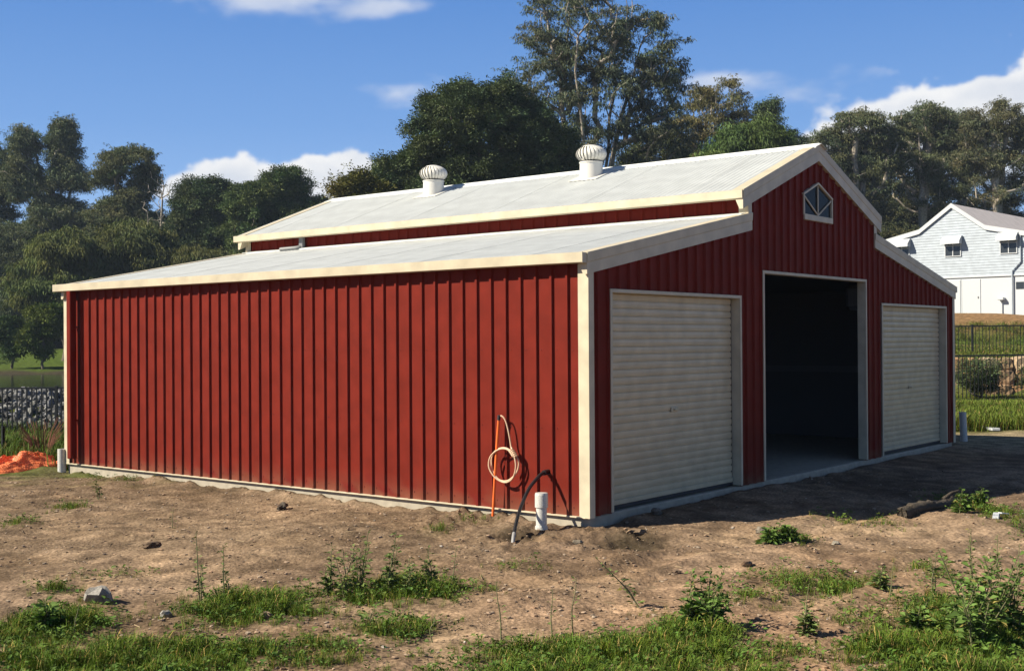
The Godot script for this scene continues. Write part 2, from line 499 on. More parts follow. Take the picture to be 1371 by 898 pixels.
func axis_lines(lo: float, hi: float, step: float, reach: float, grow: float) -> PackedFloat32Array:
	var out := PackedFloat32Array()
	var back := []
	var s := step
	var p := lo
	while p > -reach:
		s *= grow
		p -= s
		back.append(p)
	back.reverse()
	out.append_array(PackedFloat32Array(back))
	p = lo
	while p < hi:
		out.append(p)
		p += step
	s = step
	while p < reach:
		out.append(p)
		s *= grow
		p += s
	out.append(p)
	return out

func build_ground() -> void:
	var xs := axis_lines(-7.6, 4.6, 0.042, 650.0, 1.062)
	var zs := axis_lines(-10.6, 6.0, 0.042, 650.0, 1.062)
	var nx := xs.size()
	var nz := zs.size()
	var v := PackedVector3Array(); v.resize(nx * nz)
	var n := PackedVector3Array(); n.resize(nx * nz)
	var c := PackedColorArray(); c.resize(nx * nz)
	for j in nz:
		for i in nx:
			v[j * nx + i] = Vector3(xs[i], height(xs[i], zs[j]), zs[j])
			c[j * nx + i] = ground_color(xs[i], zs[j])
	for j in nz:
		for i in nx:
			var l := v[j * nx + maxi(i - 1, 0)]
			var r := v[j * nx + mini(i + 1, nx - 1)]
			var a := v[maxi(j - 1, 0) * nx + i]
			var b := v[mini(j + 1, nz - 1) * nx + i]
			n[j * nx + i] = (b - a).cross(r - l).normalized()
	var ix := PackedInt32Array(); ix.resize((nx - 1) * (nz - 1) * 6)
	var k := 0
	for j in nz - 1:
		for i in nx - 1:
			var q := j * nx + i
			ix[k] = q; ix[k + 1] = q + 1; ix[k + 2] = q + nx
			ix[k + 3] = q + 1; ix[k + 4] = q + nx + 1; ix[k + 5] = q + nx
			k += 6
	var m := ArrayMesh.new()
	var arr := []
	arr.resize(Mesh.ARRAY_MAX)
	arr[Mesh.ARRAY_VERTEX] = v; arr[Mesh.ARRAY_NORMAL] = n; arr[Mesh.ARRAY_COLOR] = c; arr[Mesh.ARRAY_INDEX] = ix
	m.add_surface_from_arrays(Mesh.PRIMITIVE_TRIANGLES, arr)
	var o := structure(piece("ground", m, M.ground))
	o.set_meta("label", "bare brown earth yard running into grass and a wooded hill")
	var s := Shape.new()
	var p0 := spot(-150, 32.8); var p1 := spot(8, 32.8); var p2 := spot(8, 86); var p3 := spot(-150, 86)
	for p in 1:
		p0.y = -0.36; p1.y = -0.36; p2.y = -0.36; p3.y = -0.36
	s.quad(p0, p1, p2, p3, Vector3.UP)
	var w := structure(piece("pond", s.mesh(), M.water))
	w.set_meta("label", "still dark pond between the rubble bank and the mown lawn")

func scatter(called: String, m: Mesh, material: Material, spots: Array, tints: Array, parent: Node3D = null) -> MultiMeshInstance3D:
	var mm := MultiMesh.new()
	mm.transform_format = MultiMesh.TRANSFORM_3D
	mm.use_colors = true
	mm.mesh = m
	mm.instance_count = spots.size()
	for i in spots.size():
		mm.set_instance_transform(i, spots[i])
		mm.set_instance_color(i, tints[i])
	var o := MultiMeshInstance3D.new()
	o.multimesh = mm
	o.material_override = material
	if parent == null:
		o.name = numbered(called)
		add_child(o, true)
	else:
		var kids: Dictionary = parent.get_meta("_kids", {})
		kids[called] = kids.get(called, -1) + 1
		parent.set_meta("_kids", kids)
		o.name = called if kids[called] == 0 else "%s_%03d" % [called, kids[called]]
		parent.add_child(o, true)
	o.set_meta("kind", "stuff")
	return o

func grass_tuft(rng: RandomNumberGenerator, blades: int, tall: float, spread: float, width: float) -> ArrayMesh:
	var s := Shape.new()
	for b in blades:
		var a := rng.randf() * TAU
		var root := Vector3(cos(a), 0, sin(a)) * spread * sqrt(rng.randf())
		var lean := rng.randf() * TAU
		var dir := Vector3(cos(lean), 0, sin(lean))
		var side := Vector3(-dir.z, 0, dir.x)
		var h := tall * rng.randf_range(0.45, 1.0)
		var bend := rng.randf_range(0.15, 0.95) * h
		var w := width * rng.randf_range(0.7, 1.2)
		var t := rng.randf_range(0.75, 1.25)
		s.tint = Color(0.075 * t, 0.125 * t, 0.022 * t) if rng.randf() < 0.86 else Color(0.24 * t, 0.19 * t, 0.08 * t)
		var p0 := root - Vector3(0, 0.01, 0)
		var p1 := root + Vector3(0, h * 0.5, 0) + dir * bend * 0.2
		var p2 := root + Vector3(0, h * 0.86, 0) + dir * bend * 0.58
		var p3 := root + Vector3(0, h * (1.0 - 0.15 * bend / h), 0) + dir * bend
		var nn := (Vector3.UP * 0.7 - dir * 0.5 + side * rng.randf_range(-0.4, 0.4)).normalized()
		var w2 := w * 0.8
		s.tri_n(p0 - side * w, p1 - side * w2, p1 + side * w2, nn); s.tri_n(p0 - side * w, p1 + side * w2, p0 + side * w, nn)
		s.tri_n(p1 - side * w2, p2 - side * w2 * 0.7, p2 + side * w2 * 0.7, nn); s.tri_n(p1 - side * w2, p2 + side * w2 * 0.7, p1 + side * w2, nn)
		s.tri_n(p2 - side * w2 * 0.7, p3, p2 + side * w2 * 0.7, nn)
	return s.mesh()

func creeping_weed(rng: RandomNumberGenerator) -> ArrayMesh:
	var s := Shape.new()
	for i in 14:
		var a := rng.randf() * TAU
		var r := 0.07 * sqrt(rng.randf())
		var at := Vector3(cos(a) * r, rng.randf_range(0.004, 0.05), sin(a) * r)
		leaf_blade(s, at, Vector3(cos(a * 3.0), rng.randf_range(-0.2, 0.7), sin(a * 3.0)).normalized(), rng.randf_range(0.018, 0.034), 0.5, Color(0.07, 0.125, 0.03) * rng.randf_range(0.75, 1.3), rng)
	return s.mesh()

# one leaf with a fold along its middle
func leaf_blade(s: Shape, at: Vector3, dir: Vector3, length: float, ratio: float, tint: Color, rng: RandomNumberGenerator) -> void:
	var side := dir.cross(Vector3(rng.randf_range(-1, 1), 1.3, rng.randf_range(-1, 1))).normalized()
	var up := side.cross(dir).normalized()
	if up.y < 0.0: up = -up
	var mid := at + dir * length * 0.5 - up * length * 0.03
	var tip := at + dir * length - up * length * 0.16
	var w := length * ratio * 0.5
	s.tint = tint
	var l := mid - side * w + up * w * 0.35
	var r := mid + side * w + up * w * 0.35
	s.tri_n(at, l, tip, (up + side * 0.3).normalized())
	s.tri_n(at, tip, r, (up - side * 0.3).normalized())

func flat_on(p: Vector3, turn: float, size: Vector3, tilt := 0.0) -> Transform3D:
	return Transform3D(Basis(Vector3.UP, turn) * Basis(Vector3.RIGHT, tilt) * Basis.from_scale(size), p)

func build_grass() -> void:
	var rng := RandomNumberGenerator.new()
	rng.seed = 77
	var kinds := []
	for i in 3: kinds.append(grass_tuft(rng, 17, 0.125, 0.05, 0.0022))
	var spots := [[], [], []]
	var tints := [[], [], []]
	var weeds := []
	var weed_tints := []
	for tries in 170000:
		var w := rng.randf_range(5.4, 16.0)
		var u := rng.randf_range(-0.56, 0.56) * w
		var p := EYE + ACROSS * u + AWAY * w
		if p.x > -0.02 and p.z < 0.03: continue
		var g := grassy(p.x, p.z)
		g *= 0.75 + 0.9 * rough_noise.get_noise_2d(p.x * 2.2, p.z * 2.2)
		if g < 0.04 or rng.randf() > pow(g, 1.6) * 1.3: continue
		p.y = height(p.x, p.z)
		var b := rng.randf_range(0.85, 1.6)
		var t := Color(b * rng.randf_range(0.9, 1.25), b, b * rng.randf_range(0.7, 1.0))
		if rng.randf() < 0.2:
			weeds.append(flat_on(p, rng.randf() * TAU, Vector3.ONE * rng.randf_range(0.7, 1.5), rng.randf_range(-0.2, 0.2))); weed_tints.append(t)
		else:
			var k := rng.randi() % 3
			spots[k].append(flat_on(p, rng.randf() * TAU, Vector3(1, 1.0, 1) * rng.randf_range(0.45, 1.0) * (0.34 + 0.9 * minf(g, 1.05)), rng.randf_range(-0.25, 0.25))); tints[k].append(t)
	for k in 3:
		var o := scatter("grass", kinds[k], M.grass, spots[k], tints[k])
		o.set_meta("label", "short green grass tufts growing in patches on the bare earth")
	var cw := scatter("weeds", creeping_weed(rng), M.grass, weeds, weed_tints)
	cw.set_meta("label", "small creeping leafy weeds among the grass patches")
	# longer grass beyond the yard: before the boulder wall, and down to the pond
	var tall := grass_tuft(rng, 20, 0.42, 0.24, 0.0065)
	var far := []
	var far_t := []
	for i in 12000:
		var w := rng.randf_range(23.2, 32.7)
		var u := rng.randf_range(7.5, 19.0)
		var p := spot(u, w)
		if hill_noise.get_noise_2d(p.x * 6.0, p.z * 6.0) < -0.35: continue
		var b := rng.randf_range(1.1, 1.9) * (1.0 + 0.5 * rough_noise.get_noise_2d(p.x * 0.3, p.z * 0.3))
		far.append(flat_on(p, rng.randf() * TAU, Vector3(1, 1, 1) * rng.randf_range(0.4, 0.95) * (1.0 - 0.5 * smoothstep(27.0, 30.0, w)), 0.1)); far_t.append(Color(b * 1.12, b * 0.92, b * 1.0))
	for i in 6000:
		var w := rng.randf_range(34.0, 61.0)
		var p := spot(rng.randf_range(9.0, 26.0), w)
		var b := rng.randf_range(1.0, 1.7)
		far.append(flat_on(p, rng.randf() * TAU, Vector3(1.4, 0.55, 1.4) * rng.randf_range(0.5, 1.0), 0.1)); far_t.append(Color(b * 1.15, b * 0.9, b * 1.1))
	var fo := scatter("grass", tall, M.grass, far, far_t)
	fo.set_meta("label", "long yellow-green grass before and above the sandstone boulder wall")
	var pond := []
	var pond_t := []
	for i in 6000:
		var w := rng.randf_range(17.5, 29.5)
		var p := spot(rng.randf_range(-15.0, -5.0), w)
		if w < 20.0 and rng.randf() < 0.4: continue
		var b := rng.randf_range(0.55, 1.15)
		pond.append(flat_on(p, rng.randf() * TAU, Vector3.ONE * rng.randf_range(0.5, 1.15), 0.15)); pond_t.append(Color(b * 1.05, b, b))
	var po := scatter("grass", tall, M.grass, pond, pond_t)
	po.set_meta("label", "rank green grass and weeds before the black pond fence")

func stone_mesh(rng: RandomNumberGenerator, rings := 4, sides := 6, rough := 0.28) -> ArrayMesh:
	var s := Shape.new()
	var pts := []
	for i in rings + 1:
		var row := []
		var a := PI * i / rings
		for j in sides:
			var b := TAU * j / sides + i * 0.4
			var r := 1.0 + rng.randf_range(-rough, rough)
			if i == 0 or i == rings: r = 0.85
			row.append(Vector3(sin(a) * cos(b), cos(a), sin(a) * sin(b)) * 0.5 * r)
		pts.append(row)
	for i in rings:
		for j in sides:
			var k := (j + 1) % sides
			var mid: Vector3 = pts[i][j] + pts[i + 1][k]
			s.quad(pts[i][j], pts[i][k], pts[i + 1][k], pts[i + 1][j], mid)
	return s.mesh()

func build_gravel() -> void:
	var rng := RandomNumberGenerator.new()
	rng.seed = 31
	for kind in 2:
		var m := stone_mesh(rng, 3, 5, 0.3)
		var spots := []
		var tints := []
		for i in 15000:
			var w := 5.2 + 11.0 * pow(rng.randf(), 1.5)
			var u := rng.randf_range(-0.5, 0.5) * w
			var p := EYE + ACROSS * u + AWAY * w
			if p.x > -0.02 and p.z < 0.03: continue
			var dens := 0.35 + 0.9 * rough_noise.get_noise_2d(p.x * 0.9 + 9.0, p.z * 0.9) + 0.35 * smoothstep(-1.0, 2.0, u) * (1.0 - smoothstep(7.0, 9.5, w))
			if rng.randf() > dens: continue
			var r := 0.004 + 0.016 * pow(rng.randf(), 3.5)
			p.y = height(p.x, p.z) + r * 0.15
			spots.append(flat_on(p, rng.randf() * TAU, Vector3(rng.randf_range(0.8, 1.5), 0.75, 1.0) * r * 2.0, rng.randf_range(-0.4, 0.4)))
			var b := rng.randf_range(0.5, 1.15)
			var t := Color(0.34, 0.215, 0.13).lerp(Color(0.34, 0.275, 0.205), rng.randf()) * b
			if rng.randf() < 0.015: t = Color(0.55, 0.50, 0.43)
			tints.append(t)
		var o := scatter("gravel", m, M.pebble, spots, tints)
		o.set_meta("label", "small stones and crumbs strewn over the bare earth")
	# dry stalks and bark chips lying about
	var s := Shape.new()
	s.tint = Color(0.30, 0.23, 0.14)
	s.obox(Transform3D(Basis(), Vector3()), Vector3(1, 0.07, 0.06))
	var sp := []
	var ti := []
	for i in 420:
		var w := rng.randf_range(5.6, 14.0)
		var p := EYE + ACROSS * rng.randf_range(-0.48, 0.48) * w + AWAY * w
		if p.x > -0.05 and p.z < 0.05: continue
		p.y = height(p.x, p.z) + 0.004
		sp.append(flat_on(p, rng.randf() * TAU, Vector3(rng.randf_range(0.04, 0.15), 0.06, 0.06), rng.randf_range(-0.2, 0.2)))
		ti.append(Color.WHITE * rng.randf_range(0.5, 1.3))
	var o2 := scatter("litter", s.mesh(), M.pebble, sp, ti)
	o2.set_meta("label", "dry stalks and bark chips lying on the earth")

# ------------------------------------------------------------------ the barn
const WIDE := 10.266      # gable front, along x
const DEEP := 8.959       # long side, along -z
const BAY := 3.241        # width of each lean-to
const RIB := 0.19
const RED := Color(0.166, 0.0216, 0.0150)

func lean_y(x: float) -> float: return 2.5 + 0.191 * x
func high_y(x: float) -> float: return 3.378 + 0.376 * (x - 3.07)
func over(x: float) -> float: return minf(x, WIDE - x)
func wall_top(x: float) -> float:
	var q := over(x)
	return lean_y(q) - 0.035 if q < BAY - 0.0005 else high_y(q) - 0.035
func lean_top(x: float) -> float: return lean_y(over(x)) - 0.035

func rib_off(s: float, phase: float) -> float:
	var t := absf(fposmod(s - phase + RIB * 0.5, RIB) - RIB * 0.5)
	return 0.025 * clampf((0.029 - t) / 0.016, 0.0, 1.0)

# one sheet of ribbed cladding from s0 to s1; place(s, y, off) puts it in the world
func clad(s0: float, s1: float, phase: float, kinks: Array, bot: float, top: Callable, holes: Array, place: Callable, out: Vector3, ribbed := true) -> ArrayMesh:
	var cuts := [s0, s1]
	for k in kinks:
		if k > s0 and k < s1: cuts.append(k)
	if ribbed:
		var k0 := int(floor((s0 - phase) / RIB)) - 1
		for k in range(k0, k0 + int((s1 - s0) / RIB) + 4):
			for e in [-0.029, -0.013, 0.013, 0.029]:
				var q: float = phase + k * RIB + e
				if q > s0 and q < s1: cuts.append(q)
	for h in holes:
		for q in [h.a, h.b]:
			if q > s0 and q < s1: cuts.append(q)
	cuts.sort()
	var s := Shape.new()
	for i in cuts.size() - 1:
		var a: float = cuts[i]
		var b: float = cuts[i + 1]
		if b - a < 0.0004: continue
		var mid := (a + b) * 0.5
		var e := (b - a) * 0.002   # read heights just inside, so that steps stay sharp
		var oa := rib_off(a, phase) if ribbed else 0.0
		var ob := rib_off(b, phase) if ribbed else 0.0
		var ta: float = top.call(a + e)
		var tb: float = top.call(b - e)
		var spans := [[bot, bot, ta, tb]]
		for h in holes:
			if mid > h.a and mid < h.b:
				var la: float = h.lo.call(a + e)
				var lb: float = h.lo.call(b - e)
				var ha: float = h.hi.call(a + e)
				var hb: float = h.hi.call(b - e)
				var cut := []
				for p in spans:
					if (la + lb) * 0.5 > (p[2] + p[3]) * 0.5 or (ha + hb) * 0.5 < (p[0] + p[1]) * 0.5:
						cut.append(p)
						continue
					if la > p[0] + 0.001: cut.append([p[0], p[1], la, lb])
					if ha < p[2] - 0.001: cut.append([ha, hb, p[2], p[3]])
				spans = cut
		s.tint = RED
		for p in spans:
			if p[0] < 0.0 and p[2] > 0.4:
				var ys := [p[0], 0.05, 0.13, 0.26]
				for r in 3:
					s.quad(place.call(a, ys[r], oa), place.call(b, ys[r], ob), place.call(b, ys[r + 1], ob), place.call(a, ys[r + 1], oa), out)
					for m in range(s.c.size() - 4, s.c.size()):
						var hh: float = s.v[m].y
						var along: float = s.v[m].x + s.v[m].z
						var dirt := clampf((1.0 - hh / 0.26), 0.0, 1.0)
						dirt = dirt * dirt * clampf(0.45 + 1.4 * rough_noise.get_noise_2d(along * 1.3, hh * 3.0 + 20.0), 0.02, 0.36)
						s.c[m] = RED.lerp(Color(0.24, 0.155, 0.10), dirt)
				p = [0.26, 0.26, p[2], p[3]]
			s.quad(place.call(a, p[0], oa), place.call(b, p[1], ob), place.call(b, p[3], ob), place.call(a, p[2], oa), out)
	return s.mesh()

func slope_sheet(a: Vector2, b: Vector2, width: float) -> ArrayMesh:
	# corrugated sheet running from the eave a up to b in the x-y plane, width along -z
	var s := Shape.new()
	var along := (b - a).normalized()
	var nn := Vector2(-along.y, along.x)
	if nn.y < 0.0: nn = -nn
	var steps := 60
	for i in steps:
		var q := []
		for e in 2:
			var z := -width * (i + e) / steps
			var wv := 0.0085 * cos(TAU * z / 0.0762)
			q.append([Vector3(a.x + nn.x * wv, a.y + nn.y * wv, z), Vector3(b.x + nn.x * wv, b.y + nn.y * wv, z)])
		s.quad(q[0][0], q[1][0], q[1][1], q[0][1], Vector3(nn.x, nn.y, 0))
	return s.mesh()

func lin(y: float) -> Callable:
	return func(_x): return y

func bar_in_wall(s: Shape, a: Vector2, b: Vector2, wide: float, z0: float, z1: float) -> void:
	var d := (b - a)
	var t := Transform3D(Basis(Vector3(0, 0, 1), atan2(d.y, d.x)), Vector3((a.x + b.x) * 0.5, (a.y + b.y) * 0.5, (z0 + z1) * 0.5))
	s.cbox(t, Vector3(d.length() + wide * 0.6, wide, z1 - z0), 0.004)

func barge(parent: Node3D, a: Vector2, b: Vector2, drop: float) -> void:
	# folded capping along the sloping roof edge at the front (z near 0) and the back
	for back in 2:
		var zs := [-0.10, 0.052, 0.056, 0.052, 0.046, 0.046, 0.0]
		var ys := [0.016, 0.016, 0.008, -0.075, -0.083, -drop, -drop]
		var pa := []
		var pb := []
		for i in zs.size():
			var z: float = zs[i] if back == 0 else -DEEP - zs[i]
			pa.append(Vector3(a.x, a.y + ys[i], z))
			pb.append(Vector3(b.x, b.y + ys[i], z))
		var s := Shape.new()
		s.loft(pa, pb, true, true)
		piece("barge_board", s.mesh(), M.cream, parent)

func gutter(parent: Node3D, x: float, y: float, sgn: float) -> void:
	# square gutter along the eave whose wall stands at x; sgn -1 opens towards -x
	var prof := [[0.0, -0.004], [0.0, -0.098], [0.104, -0.098], [0.110, -0.092], [0.112, 0.0], [0.100, 0.004], [0.098, -0.004], [0.104, -0.010], [0.101, -0.088], [0.006, -0.090], [0.006, -0.004]]
	var pa := []
	var pb := []
	for q in prof:
		pa.append(Vector3(x + sgn * q[0], y + q[1], 0.045))
		pb.append(Vector3(x + sgn * q[0], y + q[1], -DEEP - 0.14))
	var s := Shape.new()
	s.loft(pa, pb, true, false)
	for z in [0.043, -DEEP - 0.138]:
		s.box(Vector3(minf(x, x + sgn * 0.111), y - 0.098, z - 0.002), Vector3(maxf(x, x + sgn * 0.111), y - 0.001, z + 0.002))
	piece("gutter", s.mesh(), M.cream, parent)

func corner_trim(parent: Node3D, x: float, z: float, sx: float, sz: float, y0: float, y1: float) -> void:
	# L-shaped flashing over a corner, standing just proud of the ribs
	var s := Shape.new()
	var t := 0.034
	s.cbox(Transform3D(Basis(), Vector3(x + sx * (t - 0.001), (y0 + y1) * 0.5, z - sz * 0.025)), Vector3(0.006, y1 - y0, 0.125), 0.002)
	s.cbox(Transform3D(Basis(), Vector3(x - sx * 0.0125, (y0 + y1) * 0.5, z + sz * (t - 0.001))), Vector3(0.086, y1 - y0, 0.006), 0.002)
	piece("corner_trim", s.mesh(), M.cream, parent)

func door_frame(parent: Node3D, x0: float, x1: float, h: float, deep: float) -> void:
	for sd in 2:
		var s := Shape.new()
		var x := x0 if sd == 0 else x1
		var sg := 1.0 if sd == 0 else -1.0
		s.cbox(Transform3D(Basis(), Vector3(x + sg * 0.019, h * 0.5, 0.030)), Vector3(0.038, h, 0.014), 0.003)
		s.cbox(Transform3D(Basis(), Vector3(x + sg * 0.035, (h - 0.036) * 0.5, 0.022 - deep * 0.5)), Vector3(0.007, h - 0.036, deep), 0.002)
		piece("door_jamb", s.mesh(), M.cream, parent)
	var t := Shape.new()
	t.cbox(Transform3D(Basis(), Vector3((x0 + x1) * 0.5, h - 0.018, 0.0305)), Vector3(x1 - x0 - 0.077, 0.036, 0.0145), 0.003)
	t.cbox(Transform3D(Basis(), Vector3((x0 + x1) * 0.5, h - 0.033, 0.022 - deep * 0.5)), Vector3(x1 - x0 - 0.08, 0.006, deep), 0.002)
	piece("door_head", t.mesh(), M.cream, parent)

func roller_door(parent: Node3D, x0: float, x1: float, h: float, slat: ArrayMesh) -> void:
	var s := Shape.new()   # drum cover behind the head
	s.cbox(Transform3D(Basis(), Vector3((x0 + x1) * 0.5, h + 0.12, -0.33)), Vector3(x1 - x0 + 0.1, 0.36, 0.36), 0.05)
	var d := piece("roller_door", s.mesh(), M.steel, parent)
	for x in [x0, x1]:
		var gd := Shape.new()
		gd.box(Vector3(x - 0.004 if x == x0 else x - 0.03, 0.0, -0.108), Vector3(x + 0.03 if x == x0 else x + 0.004, h, -0.086))
		piece("guide_rail", gd.mesh(), M.dark_rubber, d)
	var k := 0
	while 0.085 + (k + 1) * 0.0762 < h + 0.05:
		piece("slat", slat, M.shutter, d, Transform3D(Basis.from_scale(Vector3(x1 - x0 - 0.03, 1, 1)), Vector3(x0 + 0.008, 0.085 + k * 0.0762, -0.086)))
		k += 1
	var b := Shape.new()
	b.cbox(Transform3D(Basis(), Vector3((x0 + x1) * 0.5, 0.062, -0.076)), Vector3(x1 - x0 - 0.04, 0.05, 0.03), 0.006)
	piece("bottom_rail", b.mesh(), M.shutter, d)
	var r := Shape.new()
	r.box(Vector3(x0 + 0.02, 0.004, -0.082), Vector3(x1 - 0.02, 0.038, -0.066))
	piece("bottom_seal", r.mesh(), M.dark_rubber, d)
	var l := Shape.new()
	var lx := (x0 + x1) * 0.5
	l.cbox(Transform3D(Basis(), Vector3(lx, 0.93, -0.065)), Vector3(0.13, 0.05, 0.016), 0.005)
	l.cbox(Transform3D(Basis(), Vector3(lx, 0.93, -0.05)), Vector3(0.02, 0.02, 0.02), 0.004)
	l.cbox(Transform3D(Basis(), Vector3(lx + 0.012, 0.93, -0.04)), Vector3(0.09, 0.016, 0.008), 0.003)
	piece("lock", l.mesh(), M.shutter, d)

func ventilator(parent: Node3D, x: float, z: float, vane: ArrayMesh) -> void:
	var y := high_y(x)
	var s := Shape.new()
	s.lathe(Vector3(x, y, z), [Vector2(0.168, -0.10), Vector2(0.163, 0.185), Vector2(0.172, 0.187), Vector2(0.172, 0.203), Vector2(0.05, 0.207)], 28)
	# apron flashing dressed over the sheets round the throat
	var along := Vector3(1, 0.376, 0).normalized()
	var up := Vector3(-0.376, 1, 0).normalized()
	s.obox(Transform3D(Basis(along, up, Vector3(0, 0, 1)), Vector3(x, y + 0.012, z)), Vector3(0.50, 0.006, 0.48))
	var t := piece("roof_ventilator", s.mesh(), M.vent, parent)
	for i in 24:
		piece("vane", vane, M.vent, t, Transform3D(Basis(Vector3.UP, TAU * i / 24.0), Vector3(x, y + 0.211, z)))
	var c := Shape.new()
	c.lathe(Vector3(x, y + 0.211, z), [Vector2(0.13, 0.205), Vector2(0.115, 0.222), Vector2(0.07, 0.234), Vector2(0.0, 0.238)], 24)
	piece("vent_cap", c.mesh(), M.vent, t)
	var ring_and_core := Shape.new()
	ring_and_core.lathe(Vector3(x, y + 0.20, z), [Vector2(0.15, 0.0), Vector2(0.155, 0.01), Vector2(0.15, 0.02)], 24)
	ring_and_core.lathe(Vector3(x, y + 0.215, z), [Vector2(0.10, 0.0), Vector2(0.10, 0.20)], 16)  # black core put in so the gaps between vanes look shaded
	piece("ring_and_dark_core", ring_and_core.mesh(), M.dark_rubber, t)

func build_barn() -> void:
	var B := thing("barn", "new red steel barn with cream trim, white roofs and two roller doors", "barn")
	# floor
	var s := Shape.new()
	s.cbox(Transform3D(Basis(), Vector3(WIDE * 0.5, -0.109, -DEEP * 0.5 - 0.006)), Vector3(WIDE - 0.004, 0.19, DEEP - 0.004 + 0.0), 0.012)
	piece("slab", s.mesh(), M.concrete, B)

	# gable front and back
	var d1a := 0.340; var d1b := 3.031
	var ma := 3.570; var mb := 6.690
	var wl := 4.690; var wr := WIDE - 4.690
	var win_hi := func(x): return 3.510 + 0.385 * (over(x) - 4.690)
	var holes := [
		{"a": d1a + 0.03, "b": d1b - 0.03, "lo": lin(-0.1), "hi": lin(2.171 - 0.03)},
		{"a": ma + 0.03, "b": mb - 0.03, "lo": lin(-0.1), "hi": lin(2.484 - 0.03)},
		{"a": WIDE - d1b + 0.03, "b": WIDE - d1a - 0.03, "lo": lin(-0.1), "hi": lin(2.171 - 0.03)},
		{"a": wl + 0.02, "b": wr - 0.02, "lo": lin(3.185), "hi": func(x): return win_hi.call(x) - 0.02},
	]
	var kinks := [BAY - 0.0005, WIDE * 0.5, WIDE - BAY + 0.0005]
	var front := func(q, y, off): return Vector3(q, y, off)
	var back := func(q, y, off): return Vector3(q, y, -DEEP - off)
	var at := 0.0
	while at < WIDE - 0.01:
		var to := minf(at + RIB * 4.0, WIDE)
		piece("wall_sheet", clad(at, to, 0.15, kinks, -0.012, wall_top, holes, front, Vector3(0, 0, 1)), M.red, B)
		piece("wall_sheet", clad(at, to, 0.15, kinks, -0.012, wall_top, [], back, Vector3(0, 0, -1)), M.red, B)
		at = to
	# long sides, and the strips of wall above the lean-to roofs
	for side in 2:
		var x0 := 0.0 if side == 0 else WIDE
		var sg := -1.0 if side == 0 else 1.0
		var xu := BAY if side == 0 else WIDE - BAY
		at = 0.0
		while at < DEEP - 0.01:
			var to := minf(at + RIB * 4.0, DEEP)
			piece("wall_sheet", clad(at, to, 0.232, [], -0.012, lin(2.47), [], func(q, y, off): return Vector3(x0 + sg * off, y, -q), Vector3(sg, 0, 0)), M.red, B)
			piece("upper_wall_sheet", clad(at, to, 0.10, [], 3.02, lin(3.40), [], func(q, y, off): return Vector3(xu + sg * off, y, -q), Vector3(sg, 0, 0)), M.red, B)
			at = to
		var fl := Shape.new()
		fl.cbox(Transform3D(Basis(), Vector3(x0 + sg * 0.018, -0.016, -DEEP * 0.5)), Vector3(0.042, 0.014, DEEP - 0.02), 0.003)
		piece("base_flashing", fl.mesh(), M.cream, B)
		var apron := Shape.new()
		apron.cbox(Transform3D(Basis(Vector3(0, 0, 1), 0.19 * -sg), Vector3(xu + sg * 0.06, lean_y(BAY) + 0.010, -DEEP * 0.5)), Vector3(0.16, 0.006, DEEP), 0.002)
		apron.cbox(Transform3D(Basis(), Vector3(xu + sg * 0.138, lean_y(BAY) - 0.138 * 0.191 + 0.006, -DEEP * 0.5)), Vector3(0.005, 0.024, DEEP), 0.001)
		piece("apron_flashing", apron.mesh(), M.white_roof, B)

	# inner skin and frame
	var skin := Shape.new()
	var flat_front := func(q, y, _o): return Vector3(q, y, -0.05)
	var inner_top := func(x): return wall_top(x) - 0.02
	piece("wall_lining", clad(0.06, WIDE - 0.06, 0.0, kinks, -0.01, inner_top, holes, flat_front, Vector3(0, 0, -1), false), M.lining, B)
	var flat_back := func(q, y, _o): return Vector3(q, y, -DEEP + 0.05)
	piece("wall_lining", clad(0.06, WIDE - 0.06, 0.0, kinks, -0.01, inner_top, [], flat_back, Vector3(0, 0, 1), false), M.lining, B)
	for x in [0.05, WIDE - 0.05]:
		var w := Shape.new()
		w.box(Vector3(x - 0.008, -0.01, -DEEP + 0.06), Vector3(x + 0.008, 2.46, -0.06))
		piece("wall_lining", w.mesh(), M.lining, B)
	for x in [BAY + 0.03, WIDE - BAY - 0.03]:
		var w := Shape.new()
		w.box(Vector3(x - 0.006, 3.0, -DEEP + 0.06), Vector3(x + 0.006, 3.36, -0.06))
		piece("wall_lining", w.mesh(), M.lining, B)
	for side in 2:
		for hi in 2:
			var a := Vector2(-0.02, lean_y(-0.02)) if hi == 0 else Vector2(3.20, high_y(3.20))
			var b := Vector2(BAY, lean_y(BAY)) if hi == 0 else Vector2(WIDE * 0.5, high_y(WIDE * 0.5))
			if side == 1:
				a.x = WIDE - a.x; b.x = WIDE - b.x
			var l := Shape.new()
			var pa := []
			var pb := []
			for q in [[a, -0.030], [b, -0.030], [b, -0.042], [a, -0.042]]:
				pa.append(Vector3(q[0].x, q[0].y + q[1], -0.02)); pb.append(Vector3(q[0].x, q[0].y + q[1], -DEEP + 0.02))
			l.loft(pa, pb)
			piece("roof_lining", l.mesh(), M.lining, B)
	for z in [-0.14, -2.98, -5.96, -8.80]:
		for x in [BAY + 0.06, WIDE - BAY - 0.06]:
			var c := Shape.new()
			c.box(Vector3(x - 0.05, 0.0, z - 0.03), Vector3(x + 0.05, 3.25, z + 0.03))
			piece("column", c.mesh(), M.steel, B)
	for y in [1.15, 2.55]:
		var g := Shape.new()
		var from := 0.07 if y < 2.0 else 1.2
		g.box(Vector3(from, y - 0.05, -DEEP + 0.06), Vector3(WIDE - from, y + 0.05, -DEEP + 0.14))
		piece("girt", g.mesh(), M.steel, B)
	for x in [0.08, WIDE - 0.14]:
		var g := Shape.new()
		g.box(Vector3(x, 1.10, -DEEP + 0.15), Vector3(x + 0.06, 1.20, -0.3))
		piece("girt", g.mesh(), M.steel, B)

	# roofs
	var wide := (DEEP + 0.16) / 12.0
